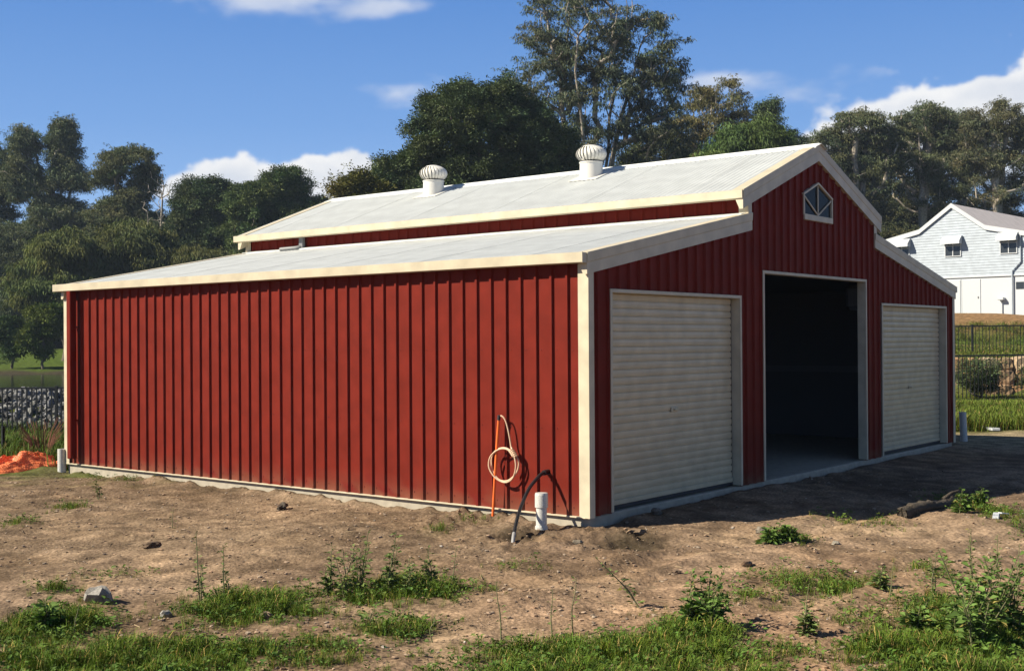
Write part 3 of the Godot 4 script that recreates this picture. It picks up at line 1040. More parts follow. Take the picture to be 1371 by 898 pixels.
	for side in 2:
		for hi in 2:
			var a := Vector2(-0.07, lean_y(-0.07)) if hi == 0 else Vector2(3.105, high_y(3.105))
			var b := Vector2(BAY + 0.02, lean_y(BAY + 0.02)) if hi == 0 else Vector2(WIDE * 0.5, high_y(WIDE * 0.5))
			if side == 1:
				a.x = WIDE - a.x; b.x = WIDE - b.x
			var sheet := slope_sheet(a, b, wide)
			for i in 12:
				piece("roof_sheet" if hi == 0 else "upper_roof_sheet", sheet, M.white_roof, B, Transform3D(Basis(), Vector3(0, 0.001 * (i % 2), 0.05 - wide * i)))
	var ridge := Shape.new()
	for sg in [-1.0, 1.0]:
		ridge.cbox(Transform3D(Basis(Vector3(0, 0, 1), -sg * 0.3597), Vector3(WIDE * 0.5 + sg * 0.083, high_y(WIDE * 0.5) + 0.016 - 0.031, -DEEP * 0.5)), Vector3(0.18, 0.004, DEEP + 0.17), 0.0015)
		ridge.cbox(Transform3D(Basis(Vector3(0, 0, 1), -sg * 0.3597), Vector3(WIDE * 0.5 + sg * 0.166, high_y(WIDE * 0.5) - 0.055, -DEEP * 0.5)), Vector3(0.012, 0.014, DEEP + 0.17), 0.002)
	ridge.tube([Vector3(WIDE * 0.5, high_y(WIDE * 0.5) + 0.012, 0.055), Vector3(WIDE * 0.5, high_y(WIDE * 0.5) + 0.012, -DEEP - 0.055)], [0.013, 0.013], 8)
	piece("ridge_cap", ridge.mesh(), M.white_roof, B)

	# edges
	barge(B, Vector2(-0.07, lean_y(-0.07)), Vector2(BAY + 0.045, lean_y(BAY + 0.045)), 0.19)
	barge(B, Vector2(WIDE + 0.07, lean_y(-0.07)), Vector2(WIDE - BAY - 0.045, lean_y(BAY + 0.045)), 0.19)
	barge(B, Vector2(3.06, high_y(3.06)), Vector2(WIDE * 0.5, high_y(WIDE * 0.5)), 0.205)
	barge(B, Vector2(WIDE - 3.06, high_y(3.06)), Vector2(WIDE * 0.5, high_y(WIDE * 0.5)), 0.205)
	gutter(B, -0.035, 2.500, -1.0)
	gutter(B, WIDE + 0.035, 2.500, 1.0)
	gutter(B, BAY - 0.09, 3.386, -1.0)
	gutter(B, WIDE - BAY + 0.09, 3.386, 1.0)
	for sx in 2:
		for sz in 2:
			corner_trim(B, 0.0 if sx == 0 else WIDE, 0.0 if sz == 0 else -DEEP, -1.0 if sx == 0 else 1.0, 1.0 if sz == 0 else -1.0, -0.02, 2.40)
			corner_trim(B, BAY if sx == 0 else WIDE - BAY, 0.0 if sz == 0 else -DEEP, -1.0 if sx == 0 else 1.0, 1.0 if sz == 0 else -1.0, 3.13, 3.30)

	# doors
	var slat := Shape.new()
	var prof := [[0.0, 0.001], [0.005, 0.012], [0.034, 0.0142], [0.063, 0.0125], [0.0675, 0.001], [0.0762, 0.001]]
	for i in prof.size() - 1:
		var p: Array = prof[i]
		var q: Array = prof[i + 1]
		slat.quad(Vector3(0, p[0], p[1]), Vector3(1, p[0], p[1]), Vector3(1, q[0], q[1]), Vector3(0, q[0], q[1]), Vector3(0, 0.01, 1))
	var slat_mesh := slat.mesh()
	for x in [[d1a, d1b], [WIDE - d1b, WIDE - d1a]]:
		door_frame(B, x[0], x[1], 2.171, 0.105)
		roller_door(B, x[0] + 0.04, x[1] - 0.04, 2.14, slat_mesh)
	door_frame(B, ma, mb, 2.484, 0.11)

	# gable window
	var f := Shape.new()
	var cx := WIDE * 0.5
	var apex := Vector2(cx, 3.672)
	var shl := Vector2(wl, 3.503)
	var shr := Vector2(wr, 3.503)
	bar_in_wall(f, Vector2(wl + 0.02, 3.235), shl + Vector2(0.02, -0.02), 0.028, 0.0, 0.040)
	bar_in_wall(f, Vector2(wr - 0.02, 3.235), shr + Vector2(-0.02, -0.02), 0.028, 0.0, 0.040)
	bar_in_wall(f, shl + Vector2(0.01, -0.012), apex + Vector2(0, -0.012), 0.028, 0.0, 0.042)
	bar_in_wall(f, shr + Vector2(-0.01, -0.012), apex + Vector2(0, -0.012), 0.028, 0.0, 0.0425)
	bar_in_wall(f, Vector2(wl + 0.04, 3.205), Vector2(wr - 0.04, 3.205), 0.075, 0.0, 0.046)
	var win := piece("gable_window", f.mesh(), M.cream, B)
	var foot := Vector2(cx, 3.25)
	for q in [apex - Vector2(0, 0.05), shl + Vector2(0.05, -0.04), shr + Vector2(-0.05, -0.04)]:
		var m := Shape.new()
		bar_in_wall(m, foot, q, 0.020, 0.016, 0.038 if q.x == cx else 0.034)
		piece("muntin", m.mesh(), M.cream, win)
	for q in [[Vector2(wl + 0.03, 3.24), Vector2(wl + 0.03, 3.49), Vector2(cx - 0.01, 3.25)], [Vector2(wl + 0.03, 3.49), Vector2(cx, 3.655), Vector2(cx, 3.25)], [Vector2(cx, 3.25), Vector2(cx, 3.655), Vector2(wr - 0.03, 3.49)], [Vector2(cx + 0.01, 3.25), Vector2(wr - 0.03, 3.49), Vector2(wr - 0.03, 3.24)]]:
		var g := Shape.new()
		g.tri(Vector3(q[0].x, q[0].y, 0.014), Vector3(q[1].x, q[1].y, 0.014), Vector3(q[2].x, q[2].y, 0.014))
		piece("pane", g.mesh(), M.pane, win)

	# downpipe at the far end of the long wall, spreader on the lean-to roof
	var dp := Shape.new()
	dp.tint = RED
	dp.cbox(Transform3D(Basis(), Vector3(-0.097, 1.235, -8.70)), Vector3(0.10, 2.33, 0.10), 0.01)
	for y in [0.6, 1.9]:
		dp.cbox(Transform3D(Basis(), Vector3(-0.07, y, -8.70)), Vector3(0.07, 0.03, 0.11), 0.004)
	piece("downpipe", dp.mesh(), M.red, B)
	var sp := Shape.new()
	sp.cbox(Transform3D(Basis(), Vector3(BAY - 0.07, 3.2, -7.6)), Vector3(0.06, 0.20, 0.09), 0.008)
	sp.tube([Vector3(BAY - 0.06, 3.15, -7.6), Vector3(BAY - 0.16, 3.125, -7.62), Vector3(BAY - 0.20, 3.118, -7.95)], [0.032, 0.032, 0.030], 10)
	piece("downpipe_spreader", sp.mesh(), M.steel, B)

	# fixing screws through the pans along the girt lines
	var sc := Shape.new()
	sc.tint = Color.WHITE
	sc.lathe(Vector3(), [Vector2(0.0062, 0.0), Vector2(0.0062, 0.003), Vector2(0.0045, 0.006), Vector2(0.0, 0.0065)], 6)
	var spots := []
	var tints := []
	for y in [0.07, 0.82, 1.58, 2.30]:
		for k in 47:
			spots.append(Transform3D(Basis(Vector3(0, 0, 1), PI * 0.5), Vector3(-0.001, y, -(0.232 + k * RIB - 0.055)))); tints.append(RED * 0.8)
	for y in [0.07, 0.82, 1.58, 2.30, 2.85, 3.4]:
		for k in 54:
			var x := 0.15 + k * RIB - 0.055
			var p := Vector2(x, y)
			if y > wall_top(x) - 0.05: continue
			var free := true
			for h in holes:
				if x > h.a - 0.04 and x < h.b + 0.04 and y < 2.6 + (0.0 if h.lo.call(x) < 1.0 else 2.0) and y > h.lo.call(x) - 0.1 and y < h.hi.call(x) + 0.06: free = false
			if free:
				spots.append(Transform3D(Basis(Vector3(1, 0, 0), PI * 0.5), Vector3(x, y, 0.001))); tints.append(RED * 0.8)
	scatter("screws", sc.mesh(), M.pebble, spots, tints, B)

	# turning ventilators near the ridge
	var vs := Shape.new()
	var rows := 9
	var vp := []
	for i in rows + 1:
		var t := float(i) / rows
		var el := lerpf(-0.95, 1.12, t)
		var r := 0.222 * cos(el * 0.92)
		var y := 0.105 + 0.125 * sin(el)
		var tw := -0.06 * sin(t * PI) + 0.16 * t * t
		var a0 := tw
		var a1 := tw + TAU / 24.0 * 1.12
		vp.append([Vector3(cos(a0) * r, y, sin(a0) * r), Vector3(cos((a0 + a1) * 0.5) * (r - 0.006), y, sin((a0 + a1) * 0.5) * (r - 0.006)), Vector3(cos(a1) * (r - 0.030), y, sin(a1) * (r - 0.030))])
	for i in rows:
		for j in 2:
			vs.quad(vp[i][j], vp[i][j + 1], vp[i + 1][j + 1], vp[i + 1][j], vp[i][1] - Vector3(0, 0.1, 0))
	var vane := vs.mesh()
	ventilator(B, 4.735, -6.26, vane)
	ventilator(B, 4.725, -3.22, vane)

# ------------------------------------------------------------------ services round the barn
func smooth(pts: Array, n: int) -> Array:
	var cv := Curve3D.new()
	for i in pts.size():
		var d: Vector3 = (pts[mini(i + 1, pts.size() - 1)] - pts[maxi(i - 1, 0)]) * 0.17
		cv.add_point(pts[i], -d, d)
	var out := []
	var total := cv.get_baked_length()
	for i in n + 1:
		out.append(cv.sample_baked(total * i / n, true))
	return out

func same(r: float, n: int) -> Array:
	var out := []
	for i in n: out.append(r)
	return out

func standpipe(label: String, at: Vector3, r: float, h: float, lean: Vector3, capped: bool) -> void:
	var t := thing("standpipe", label, "pipe", at, 0.0, "plastic pipes standing out of the ground beside the barn")
	var s := Shape.new()
	s.lathe(Vector3(), [Vector2(r, -0.25), Vector2(r, h), Vector2(r - 0.006, h + 0.003), Vector2(r - 0.008, h - 0.06)], 20)
	var b := Basis(Quaternion(Vector3.UP, (Vector3.UP + lean).normalized()))
	piece("pipe", s.mesh(), M.pvc, t, Transform3D(b, Vector3()))
	if capped:
		var c := Shape.new()
		c.lathe(Vector3(), [Vector2(r + 0.001, h - 0.13), Vector2(r + 0.010, h - 0.127), Vector2(r + 0.010, h - 0.01), Vector2(r + 0.006, h + 0.008), Vector2(0.0, h + 0.012)], 20)
		piece("cap", c.mesh(), M.pvc, t, Transform3D(b, Vector3()))
		var d := Shape.new()
		d.lathe(Vector3(), [Vector2(r + 0.001, 0.01), Vector2(r + 0.009, 0.013), Vector2(r + 0.009, 0.045), Vector2(r + 0.001, 0.048)], 20)
		piece("collar", d.mesh(), M.pvc, t, Transform3D(b, Vector3()))

func build_services() -> void:
	var c := thing("conduit", "thin orange conduit standing against the red side wall", "conduit", Vector3(-0.09, -0.12, -1.11))
	var s := Shape.new()
	var run := smooth([Vector3(0, -0.1, -0.01), Vector3(0, 0.3, 0.02), Vector3(0.002, 0.7, 0.052), Vector3(0.005, 1.035, 0.083)], 10)
	s.tube(run, same(0.0135, 11), 12)
	piece("pipe", s.mesh(), M.orange, c)
	var k := Shape.new()
	k.tube([Vector3(0.004, 1.0, 0.080), Vector3(0.006, 1.05, 0.085)], [0.017, 0.016], 12)
	piece("collar", k.mesh(), M.dark_rubber, c)

	var pts := [Vector3(-0.085, 0.90, -1.028), Vector3(-0.08, 0.925, -1.012), Vector3(-0.075, 0.905, -0.972), Vector3(-0.07, 0.84, -0.94), Vector3(-0.065, 0.74, -0.915), Vector3(-0.06, 0.65, -0.90), Vector3(-0.065, 0.605, -0.885)]
	for i in 25:
		var a := 0.75 - TAU * 2.02 * i / 24.0
		var r := 0.166 + 0.006 * sin(i * 1.7)
		pts.append(Vector3(-0.068 - 0.002 * i + 0.01 * sin(i * 0.9), 0.447 + r * sin(a) - (0.012 if i > 12 else 0.0), -0.967 + r * cos(a)))
	var cab := Shape.new()
	var line := smooth(pts, 130)
	cab.tube(line, same(0.0085, 131), 8)
	# the tail wound round the coil to tie it
	var wrap := []
	for i in 40:
		var t := i / 39.0
		var a := 1.05 - t * 0.55
		var ctr := Vector3(-0.082, 0.447 + 0.166 * sin(a), -0.967 + 0.166 * cos(a))
		var q := TAU * 5.0 * t
		var radial := Vector3(0, sin(a), cos(a))
		wrap.append(ctr + radial * 0.022 * cos(q) + Vector3(0.024, 0, 0) * sin(q))
	cab.tube(wrap, same(0.0075, 40), 7)
	tag(piece("cable", cab.mesh(), M.cable), "pale coiled cable hanging from the orange conduit on the red wall", "cable")

	var h := Shape.new()
	var hp := smooth([Vector3(-0.93, -0.26, -0.19), Vector3(-0.88, -0.137, -0.223), Vector3(-0.78, -0.061, -0.284), Vector3(-0.66, 0.042, -0.343), Vector3(-0.5, 0.150, -0.41), Vector3(-0.35, 0.262, -0.45), Vector3(-0.22, 0.338, -0.462), Vector3(-0.12, 0.386, -0.465), Vector3(0.01, 0.392, -0.478)], 36)
	var hose := thing("water_pipe", "black poly pipe bending out of the earth into the red wall", "pipe", Vector3(-0.88, -0.137, -0.223))
	for i in hp.size(): hp[i] = hp[i] - Vector3(-0.88, -0.137, -0.223)
	h.tube(hp.slice(7), same(0.017, hp.size() - 7), 12)
	piece("pipe", h.mesh(), M.hose, hose)
	var he := Shape.new()
	he.tube(hp.slice(0, 8), same(0.0175, 8), 12)
	piece("sleeve", he.mesh(), M.hose_end, hose)
	var el := Shape.new()
	el.tube([hp[33], hp[34], hp[36]], [0.026, 0.027, 0.026], 12)
	el.lathe(Vector3(0.85, 0.53, -0.255), [Vector2(0.0, -0.02), Vector2(0.03, -0.015), Vector2(0.03, 0.015), Vector2(0.0, 0.02)], 12)
	piece("elbow", el.mesh(), M.hose, hose)

	standpipe("white capped plastic pipe standing in the dirt beside the black poly pipe", Vector3(-0.36, -0.12, -0.295), 0.052, 0.35, Vector3(0.01, 0, 0.0), true)
	standpipe("short white plastic pipe at the foot of the red downpipe", Vector3(-0.055, -0.06, -9.03), 0.058, 0.245, Vector3(0, 0, 0.0), false)
	standpipe("grey open plastic pipe standing in shade past the farther roller door", Vector3(11.62, -0.13, -0.26), 0.060, 0.52, Vector3(-0.03, 0, -0.03), false)

	# crumpled safety netting beyond the long wall
	var rng := RandomNumberGenerator.new()
	rng.seed = 8
	var f := FastNoiseLite.new()
	f.seed = 4; f.frequency = 1.1; f.fractal_octaves = 3
	var net := thing("safety_netting", "crumpled heap of orange safety netting past the end of the barn", "netting", Vector3(-0.10, height(-0.10, -9.95), -9.95))
	for layer in 3:
		var n := Shape.new()
		var nu := 44
		var nv := 34
		var grid := []
		var turn := layer * 1.3 + 0.3
		for i in nu + 1:
			var row := []
			for j in nv + 1:
				var a := (float(i) / nu - 0.5) * 2.0
				var b := (float(j) / nv - 0.5) * 2.0
				var q := Vector2(a * (0.60 - layer * 0.09), b * (0.38 - layer * 0.06)).rotated(turn * 0.25)
				var hgt := (0.26 - layer * 0.04) * pow(maxf(0.0, 1.0 - a * a), 0.6) * pow(maxf(0.0, 1.0 - b * b), 0.55)
				var fold := f.get_noise_3d(a * 1.6 + layer * 7.0, b * 1.6, layer * 3.0)
				row.append(Vector3(q.x + 0.10 * f.get_noise_3d(a, b, 9.0 + layer), 0.02 + maxf(0.0, hgt * (0.85 + 0.6 * fold)) , q.y + 0.10 * f.get_noise_3d(b, a, 5.0 + layer)))
			grid.append(row)
		for i in nu:
			for j in nv:
				var p: Vector3 = grid[i][j]
				var pu: Vector3 = grid[i + 1][j]
				var pv: Vector3 = grid[i][j + 1]
				var up := (pv - p).cross(pu - p)
				n.quad(p, pu, pu + (grid[i + 1][j + 1] - pu) * 0.52, p + (pv - p) * 0.52, up)
				n.quad(p + (pv - p) * 0.52, p + (pv - p) * 0.52 + (pu - p) * 0.45, pv + (pu - p) * 0.45, pv, up)
		piece("net_layer", n.mesh(), M.mesh_orange, net)

	# dead branch-like log, stones, scraps
	var lg := Shape.new()
	var lp := []
	var lr := []
	for i in 25:
		var t := i / 24.0
		lp.append(Vector3((t - 0.5) * 1.55, 0.018 + 0.02 * sin(t * 7.0), 0.05 * sin(t * 4.0)))
		lr.append(lerpf(0.068, 0.042, t) * (1.0 + 0.10 * sin(i * 2.3) + 0.05 * sin(i * 5.1)) * (0.75 if i == 0 or i == 24 else 1.0))
	lg.tube(lp, lr, 28)
	for i in lg.v.size():
		var p := lg.v[i]
		var ang := atan2(lg.n[i].z, lg.n[i].y)
		var rr := rng.randf_range(-0.008, 0.008)
		lg.v[i] = p + lg.n[i] * (rr + 0.012 * sin(ang * 7.0 + 2.0 * sin(p.x * 5.0)) + 0.006 * sin(p.x * 31.0))
	lg.tube([Vector3(0.25, 0.06, 0.0), Vector3(0.34, 0.12, 0.05), Vector3(0.45, 0.14, 0.09)], [0.022, 0.016, 0.008], 7)
	var lo := tag(piece("log", lg.mesh(), M.log, null, Transform3D(Basis(Vector3.UP, -0.05) * Basis(Vector3(0, 0, 1), 0.0), Vector3(3.02, height(3.02, 2.22), 2.22))), "rough grey-brown log lying at the edge of the barn's shadow", "log")
	lo.set_meta("group", "")
	lo.remove_meta("group")
	for r in [
		["pale angular fieldstone among the grass at the verge", -4.69, -0.85, 0.17, Color(1, 1, 1), 0.85],
		["small pale stone at the top of the grass strip", -4.63, -0.16, 0.07, Color(1, 1, 1), 0.9],
		["tan pointed stone resting in the long grass patch", -4.26, 0.40, 0.085, Color(0.9, 0.7, 0.5), 0.8],
		["lone brown clod on the open dirt before the long wall", -3.14, -2.46, 0.14, Color(0.42, 0.28, 0.18), 0.5],
		["flat tan stone in the dirt off the barn's near corner", -0.05, 0.55, 0.17, Color(0.8, 0.58, 0.4), 0.35],
		["grey stone standing at the edge of the shade by the first roller door", 0.75, 1.42, 0.10, Color(0.8, 0.72, 0.62), 0.9],
		["upright stone in the shade at the threshold of the first roller door", 0.95, 0.16, 0.11, Color(0.6, 0.55, 0.5), 0.8],
		["pale chunk of rubble beside the damp hollow", -0.62, 0.30, 0.09, Color(0.85, 0.75, 0.62), 0.7],
		["reddish stone on the bare earth below the tufted weeds", -0.87, 2.11, 0.09, Color(0.75, 0.5, 0.34), 0.6],
		["brown stone half buried near the leaning weed", -1.33, 1.75, 0.08, Color(0.6, 0.42, 0.3), 0.5],
		["whitish stone out in the dirt below the log", 0.58, 2.22, 0.08, Color(1, 0.95, 0.85), 0.6],
		["tan stone at the verge between two grass clumps", -2.79, 3.73, 0.05, Color(0.95, 0.8, 0.6), 0.7]]:
		rng.seed = int(r[1] * 1000.0)
		var m := stone_mesh(rng, 5, 8, 0.2)
		var rm: StandardMaterial3D = M.rock.duplicate()
		rm.albedo_color = (Color(0.42, 0.40, 0.36) * r[4]).linear_to_srgb()
		var sz: float = r[3]
		tag(piece("rock", m, rm, null, Transform3D(Basis(Vector3.UP, r[1] * 7.0) * Basis.from_scale(Vector3(sz * 1.25, sz * r[5], sz)), Vector3(r[1], height(r[1], r[2]) + sz * r[5] * 0.28, r[2]))), r[0], "rock")
	# white scrap and dark sticks
	var w := Shape.new()
	w.cbox(Transform3D(Basis(Vector3.UP, 0.25) * Basis(Vector3(0, 0, 1), 0.08), Vector3(0, 0.02, 0)), Vector3(0.20, 0.025, 0.06), 0.006)
	w.cbox(Transform3D(Basis(Vector3.UP, -0.3) * Basis(Vector3(0, 0, 1), -0.15), Vector3(0.13, 0.03, 0.03)), Vector3(0.12, 0.015, 0.05), 0.005)
	tag(piece("foam_scrap", w.mesh(), M.house_trim, null, Transform3D(Basis(), Vector3(2.57, height(2.57, 2.98) + 0.005, 2.98))), "broken white scrap lying on the earth near the log", "scrap")
	var st := Shape.new()
	for q in [[Vector3(-0.12, 0.015, 0), Vector3(0.0, 0.03, 0.02), Vector3(0.14, 0.02, 0.0)], [Vector3(-0.08, 0.02, 0.05), Vector3(0.04, 0.045, 0.0), Vector3(0.10, 0.03, -0.06)]]:
		st.tube(smooth(q, 8), [0.016, 0.022, 0.024, 0.022, 0.02, 0.02, 0.018, 0.014, 0.008], 7)
	tag(piece("bark_piece", st.mesh(), M.log, null, Transform3D(Basis(Vector3.UP, 0.5).scaled(Vector3.ONE * 1.1), Vector3(-0.69, height(-0.69, -3.59), -3.59))), "dark curled pieces of bark on the dirt before the long wall", "bark")
	var pl := Shape.new()
	pl.cbox(Transform3D(Basis(), Vector3(0, 0.03, 0)), Vector3(1.5, 0.05, 0.16), 0.008)
	tag(piece("plank", pl.mesh(), M.house_trim, null, Transform3D(Basis(Vector3.UP, 0.68), Vector3(14.9, height(14.9, -1.0) + 0.01, -1.0))), "pale plank lying on the sandy strip past the barn", "plank")

# ------------------------------------------------------------------ fences, boulder wall, pond bank, house
func bar_fence(called: String, label: String, from: Vector3, to: Vector3, tall: float, panel: float, gap: float, thick: float) -> void:
	var t := thing(called, label, "fence", from)
	var d := to - from
	var flat := Vector3(d.x, 0, d.z)
	var length := flat.length()
	var dir := flat.normalized()
	var turn := Basis(Vector3.UP, atan2(-dir.z, dir.x))
	var post := Shape.new()
	post.cbox(Transform3D(Basis(), Vector3(0, tall * 0.5 - 0.1, 0)), Vector3(0.06, tall + 0.26, 0.06), 0.006)
	var picket := Shape.new()
	picket.box(Vector3(-thick * 0.5, 0.07, -thick * 0.5), Vector3(thick * 0.5, tall - 0.035, thick * 0.5))
	var rail := Shape.new()
	rail.box(Vector3(0.03, -0.02, -0.02), Vector3(panel - 0.03, 0.02, 0.02))
	var pm := post.mesh(); var km := picket.mesh(); var rm := rail.mesh()
	var n := int(length / panel)
	for i in n + 1:
		var base := dir * panel * i
		var y0 := d.y * (panel * i / length)
		var y1 := d.y * (panel * (i + 1) / length)
		piece("post", pm, M.fence, t, Transform3D(turn, base + Vector3(0, y0, 0)))
		if i == n: break
		var tip := turn * Basis(Vector3(0, 0, 1), atan2(y1 - y0, panel))
		for y in [0.09, tall - 0.02]:
			piece("rail", rm, M.fence, t, Transform3D(tip, base + Vector3(0, y0 + y, 0)))
		var m := int((panel - 0.06) / gap)
		for k in m:
			var q := (k + 1.0) / (m + 1.0)
			piece("picket", km, M.fence, t, Transform3D(turn, base + dir * panel * q + Vector3(0, lerpf(y0, y1, q), 0)))

func boulder(rng: RandomNumberGenerator, tint: Color) -> ArrayMesh:
	# rough quarried block, unit size
	var s := Shape.new()
	s.tint = tint
	var g := {}
	var q := 3
	for ax in 3:
		for sg in [-1.0, 1.0]:
			for i in q:
				for j in q:
					var c := []
					for w in [[0, 0], [1, 0], [1, 1], [0, 1]]:
						var p := Vector3()
						p[ax] = sg
						p[(ax + 1) % 3] = (i + w[0]) * 2.0 / q - 1.0
						p[(ax + 2) % 3] = (j + w[1]) * 2.0 / q - 1.0
						var key := Vector3i((p * 30.0).round())
						if not g.has(key):
							var e := p.normalized() * 1.25
							g[key] = (p.lerp(e, 0.38) + Vector3(rng.randf_range(-0.1, 0.1), rng.randf_range(-0.1, 0.1), rng.randf_range(-0.1, 0.1))) * 0.5
						c.append(g[key])
					var o := Vector3(); o[ax] = sg
					s.quad(c[0], c[1], c[2], c[2], o)
					s.quad(c[0], c[2], c[3], c[3], o)
	return s.mesh()

func build_far_walls() -> void:
	var rng := RandomNumberGenerator.new()
	rng.seed = 19
	bar_fence("pool_fence", "black bar fence standing in long grass before the sandstone boulder wall", spot(8.6, 30.5), spot(20.7, 30.5), 1.22, 2.4, 0.098, 0.016)
	bar_fence("pool_fence", "black bar fence on the grass above the sandstone boulder wall", spot(12.2, 38.2), spot(24.3, 38.2), 0.98, 2.4, 0.11, 0.016)
	bar_fence("pond_fence", "black bar fence before the grey rubble bank of the pond", spot(-17.8, 28.0) + Vector3(0, 0.03, 0), spot(-5.6, 28.0) + Vector3(0, 0.03, 0), 1.22, 2.4, 0.115, 0.028)
	var wall := thing("boulder_wall", "low retaining wall of rough sandstone blocks below the grass bank", "retaining wall", spot(15.0, 33.3))
	var kinds := []
	for i in 6:
		kinds.append(boulder(rng, [Color(1.05, 0.98, 0.9), Color(1.0, 0.82, 0.62), Color(0.9, 0.78, 0.66), Color(1.15, 1.05, 0.95), Color(0.95, 0.72, 0.5), Color(1.1, 0.9, 0.7)][i]))
	var turn := atan2(-ACROSS.z, ACROSS.x)
	for course in 3:
		var u := 8.5 + course * 0.3
		while u < 22.0:
			var w := rng.randf_range(0.30, 0.68)
			var h := rng.randf_range(0.36, 0.44)
			var p := EYE + ACROSS * (u + w * 0.5) + AWAY * (33.25 + course * 0.12 + rng.randf_range(-0.06, 0.06))
			p.y = 0.04 + course * 0.36 + h * 0.5 - 0.06
			piece("block", kinds[rng.randi() % 6], M.sandstone, wall, Transform3D(Basis(Vector3.UP, turn + rng.randf_range(-0.12, 0.12)) * Basis(Vector3(0, 0, 1), rng.randf_range(-0.08, 0.08)) * Basis.from_scale(Vector3(w * 0.98, h, 0.55)), p - wall.position))
			u += w + 0.02
	# rubble facing of the pond bank
	var spots := []
	var tints := []
	var st := stone_mesh(rng, 4, 6, 0.3)
	for i in 7000:
		var w := rng.randf_range(28.7, 33.0)
		var p := EYE + ACROSS * rng.randf_range(-20.0, -3.5) + AWAY * w
		var r := rng.randf_range(0.08, 0.22)
		p.y = height(p.x, p.z) + rng.randf_range(-0.02, 0.09)
		spots.append(Transform3D(Basis.from_euler(Vector3(rng.randf() * TAU, rng.randf() * TAU, rng.randf() * TAU)) * Basis.from_scale(Vector3(1.3, 0.8, 1.0) * r), p))
		var b := rng.randf_range(0.25, 1.5)
		tints.append(Color(b, b, b * rng.randf_range(0.95, 1.08)))
	var o := scatter("rubble", st, M.riprap, spots, tints)
	o.set_meta("label", "bank of loose grey rubble rock edging the pond")
	var sp := Shape.new()
	sp.box(Vector3(-0.02, -0.1, -0.02), Vector3(0.02, 0.62, 0.02))
	sp.box(Vector3(-0.004, -0.1, -0.03), Vector3(0.004, 0.62, 0.03))
	var pp := spot(-8.25, 19.5)
	tag(piece("metal_picket", sp.mesh(), M.fence, null, Transform3D(Basis(), pp)), "short dark metal picket in the weeds beside the orange netting", "picket")

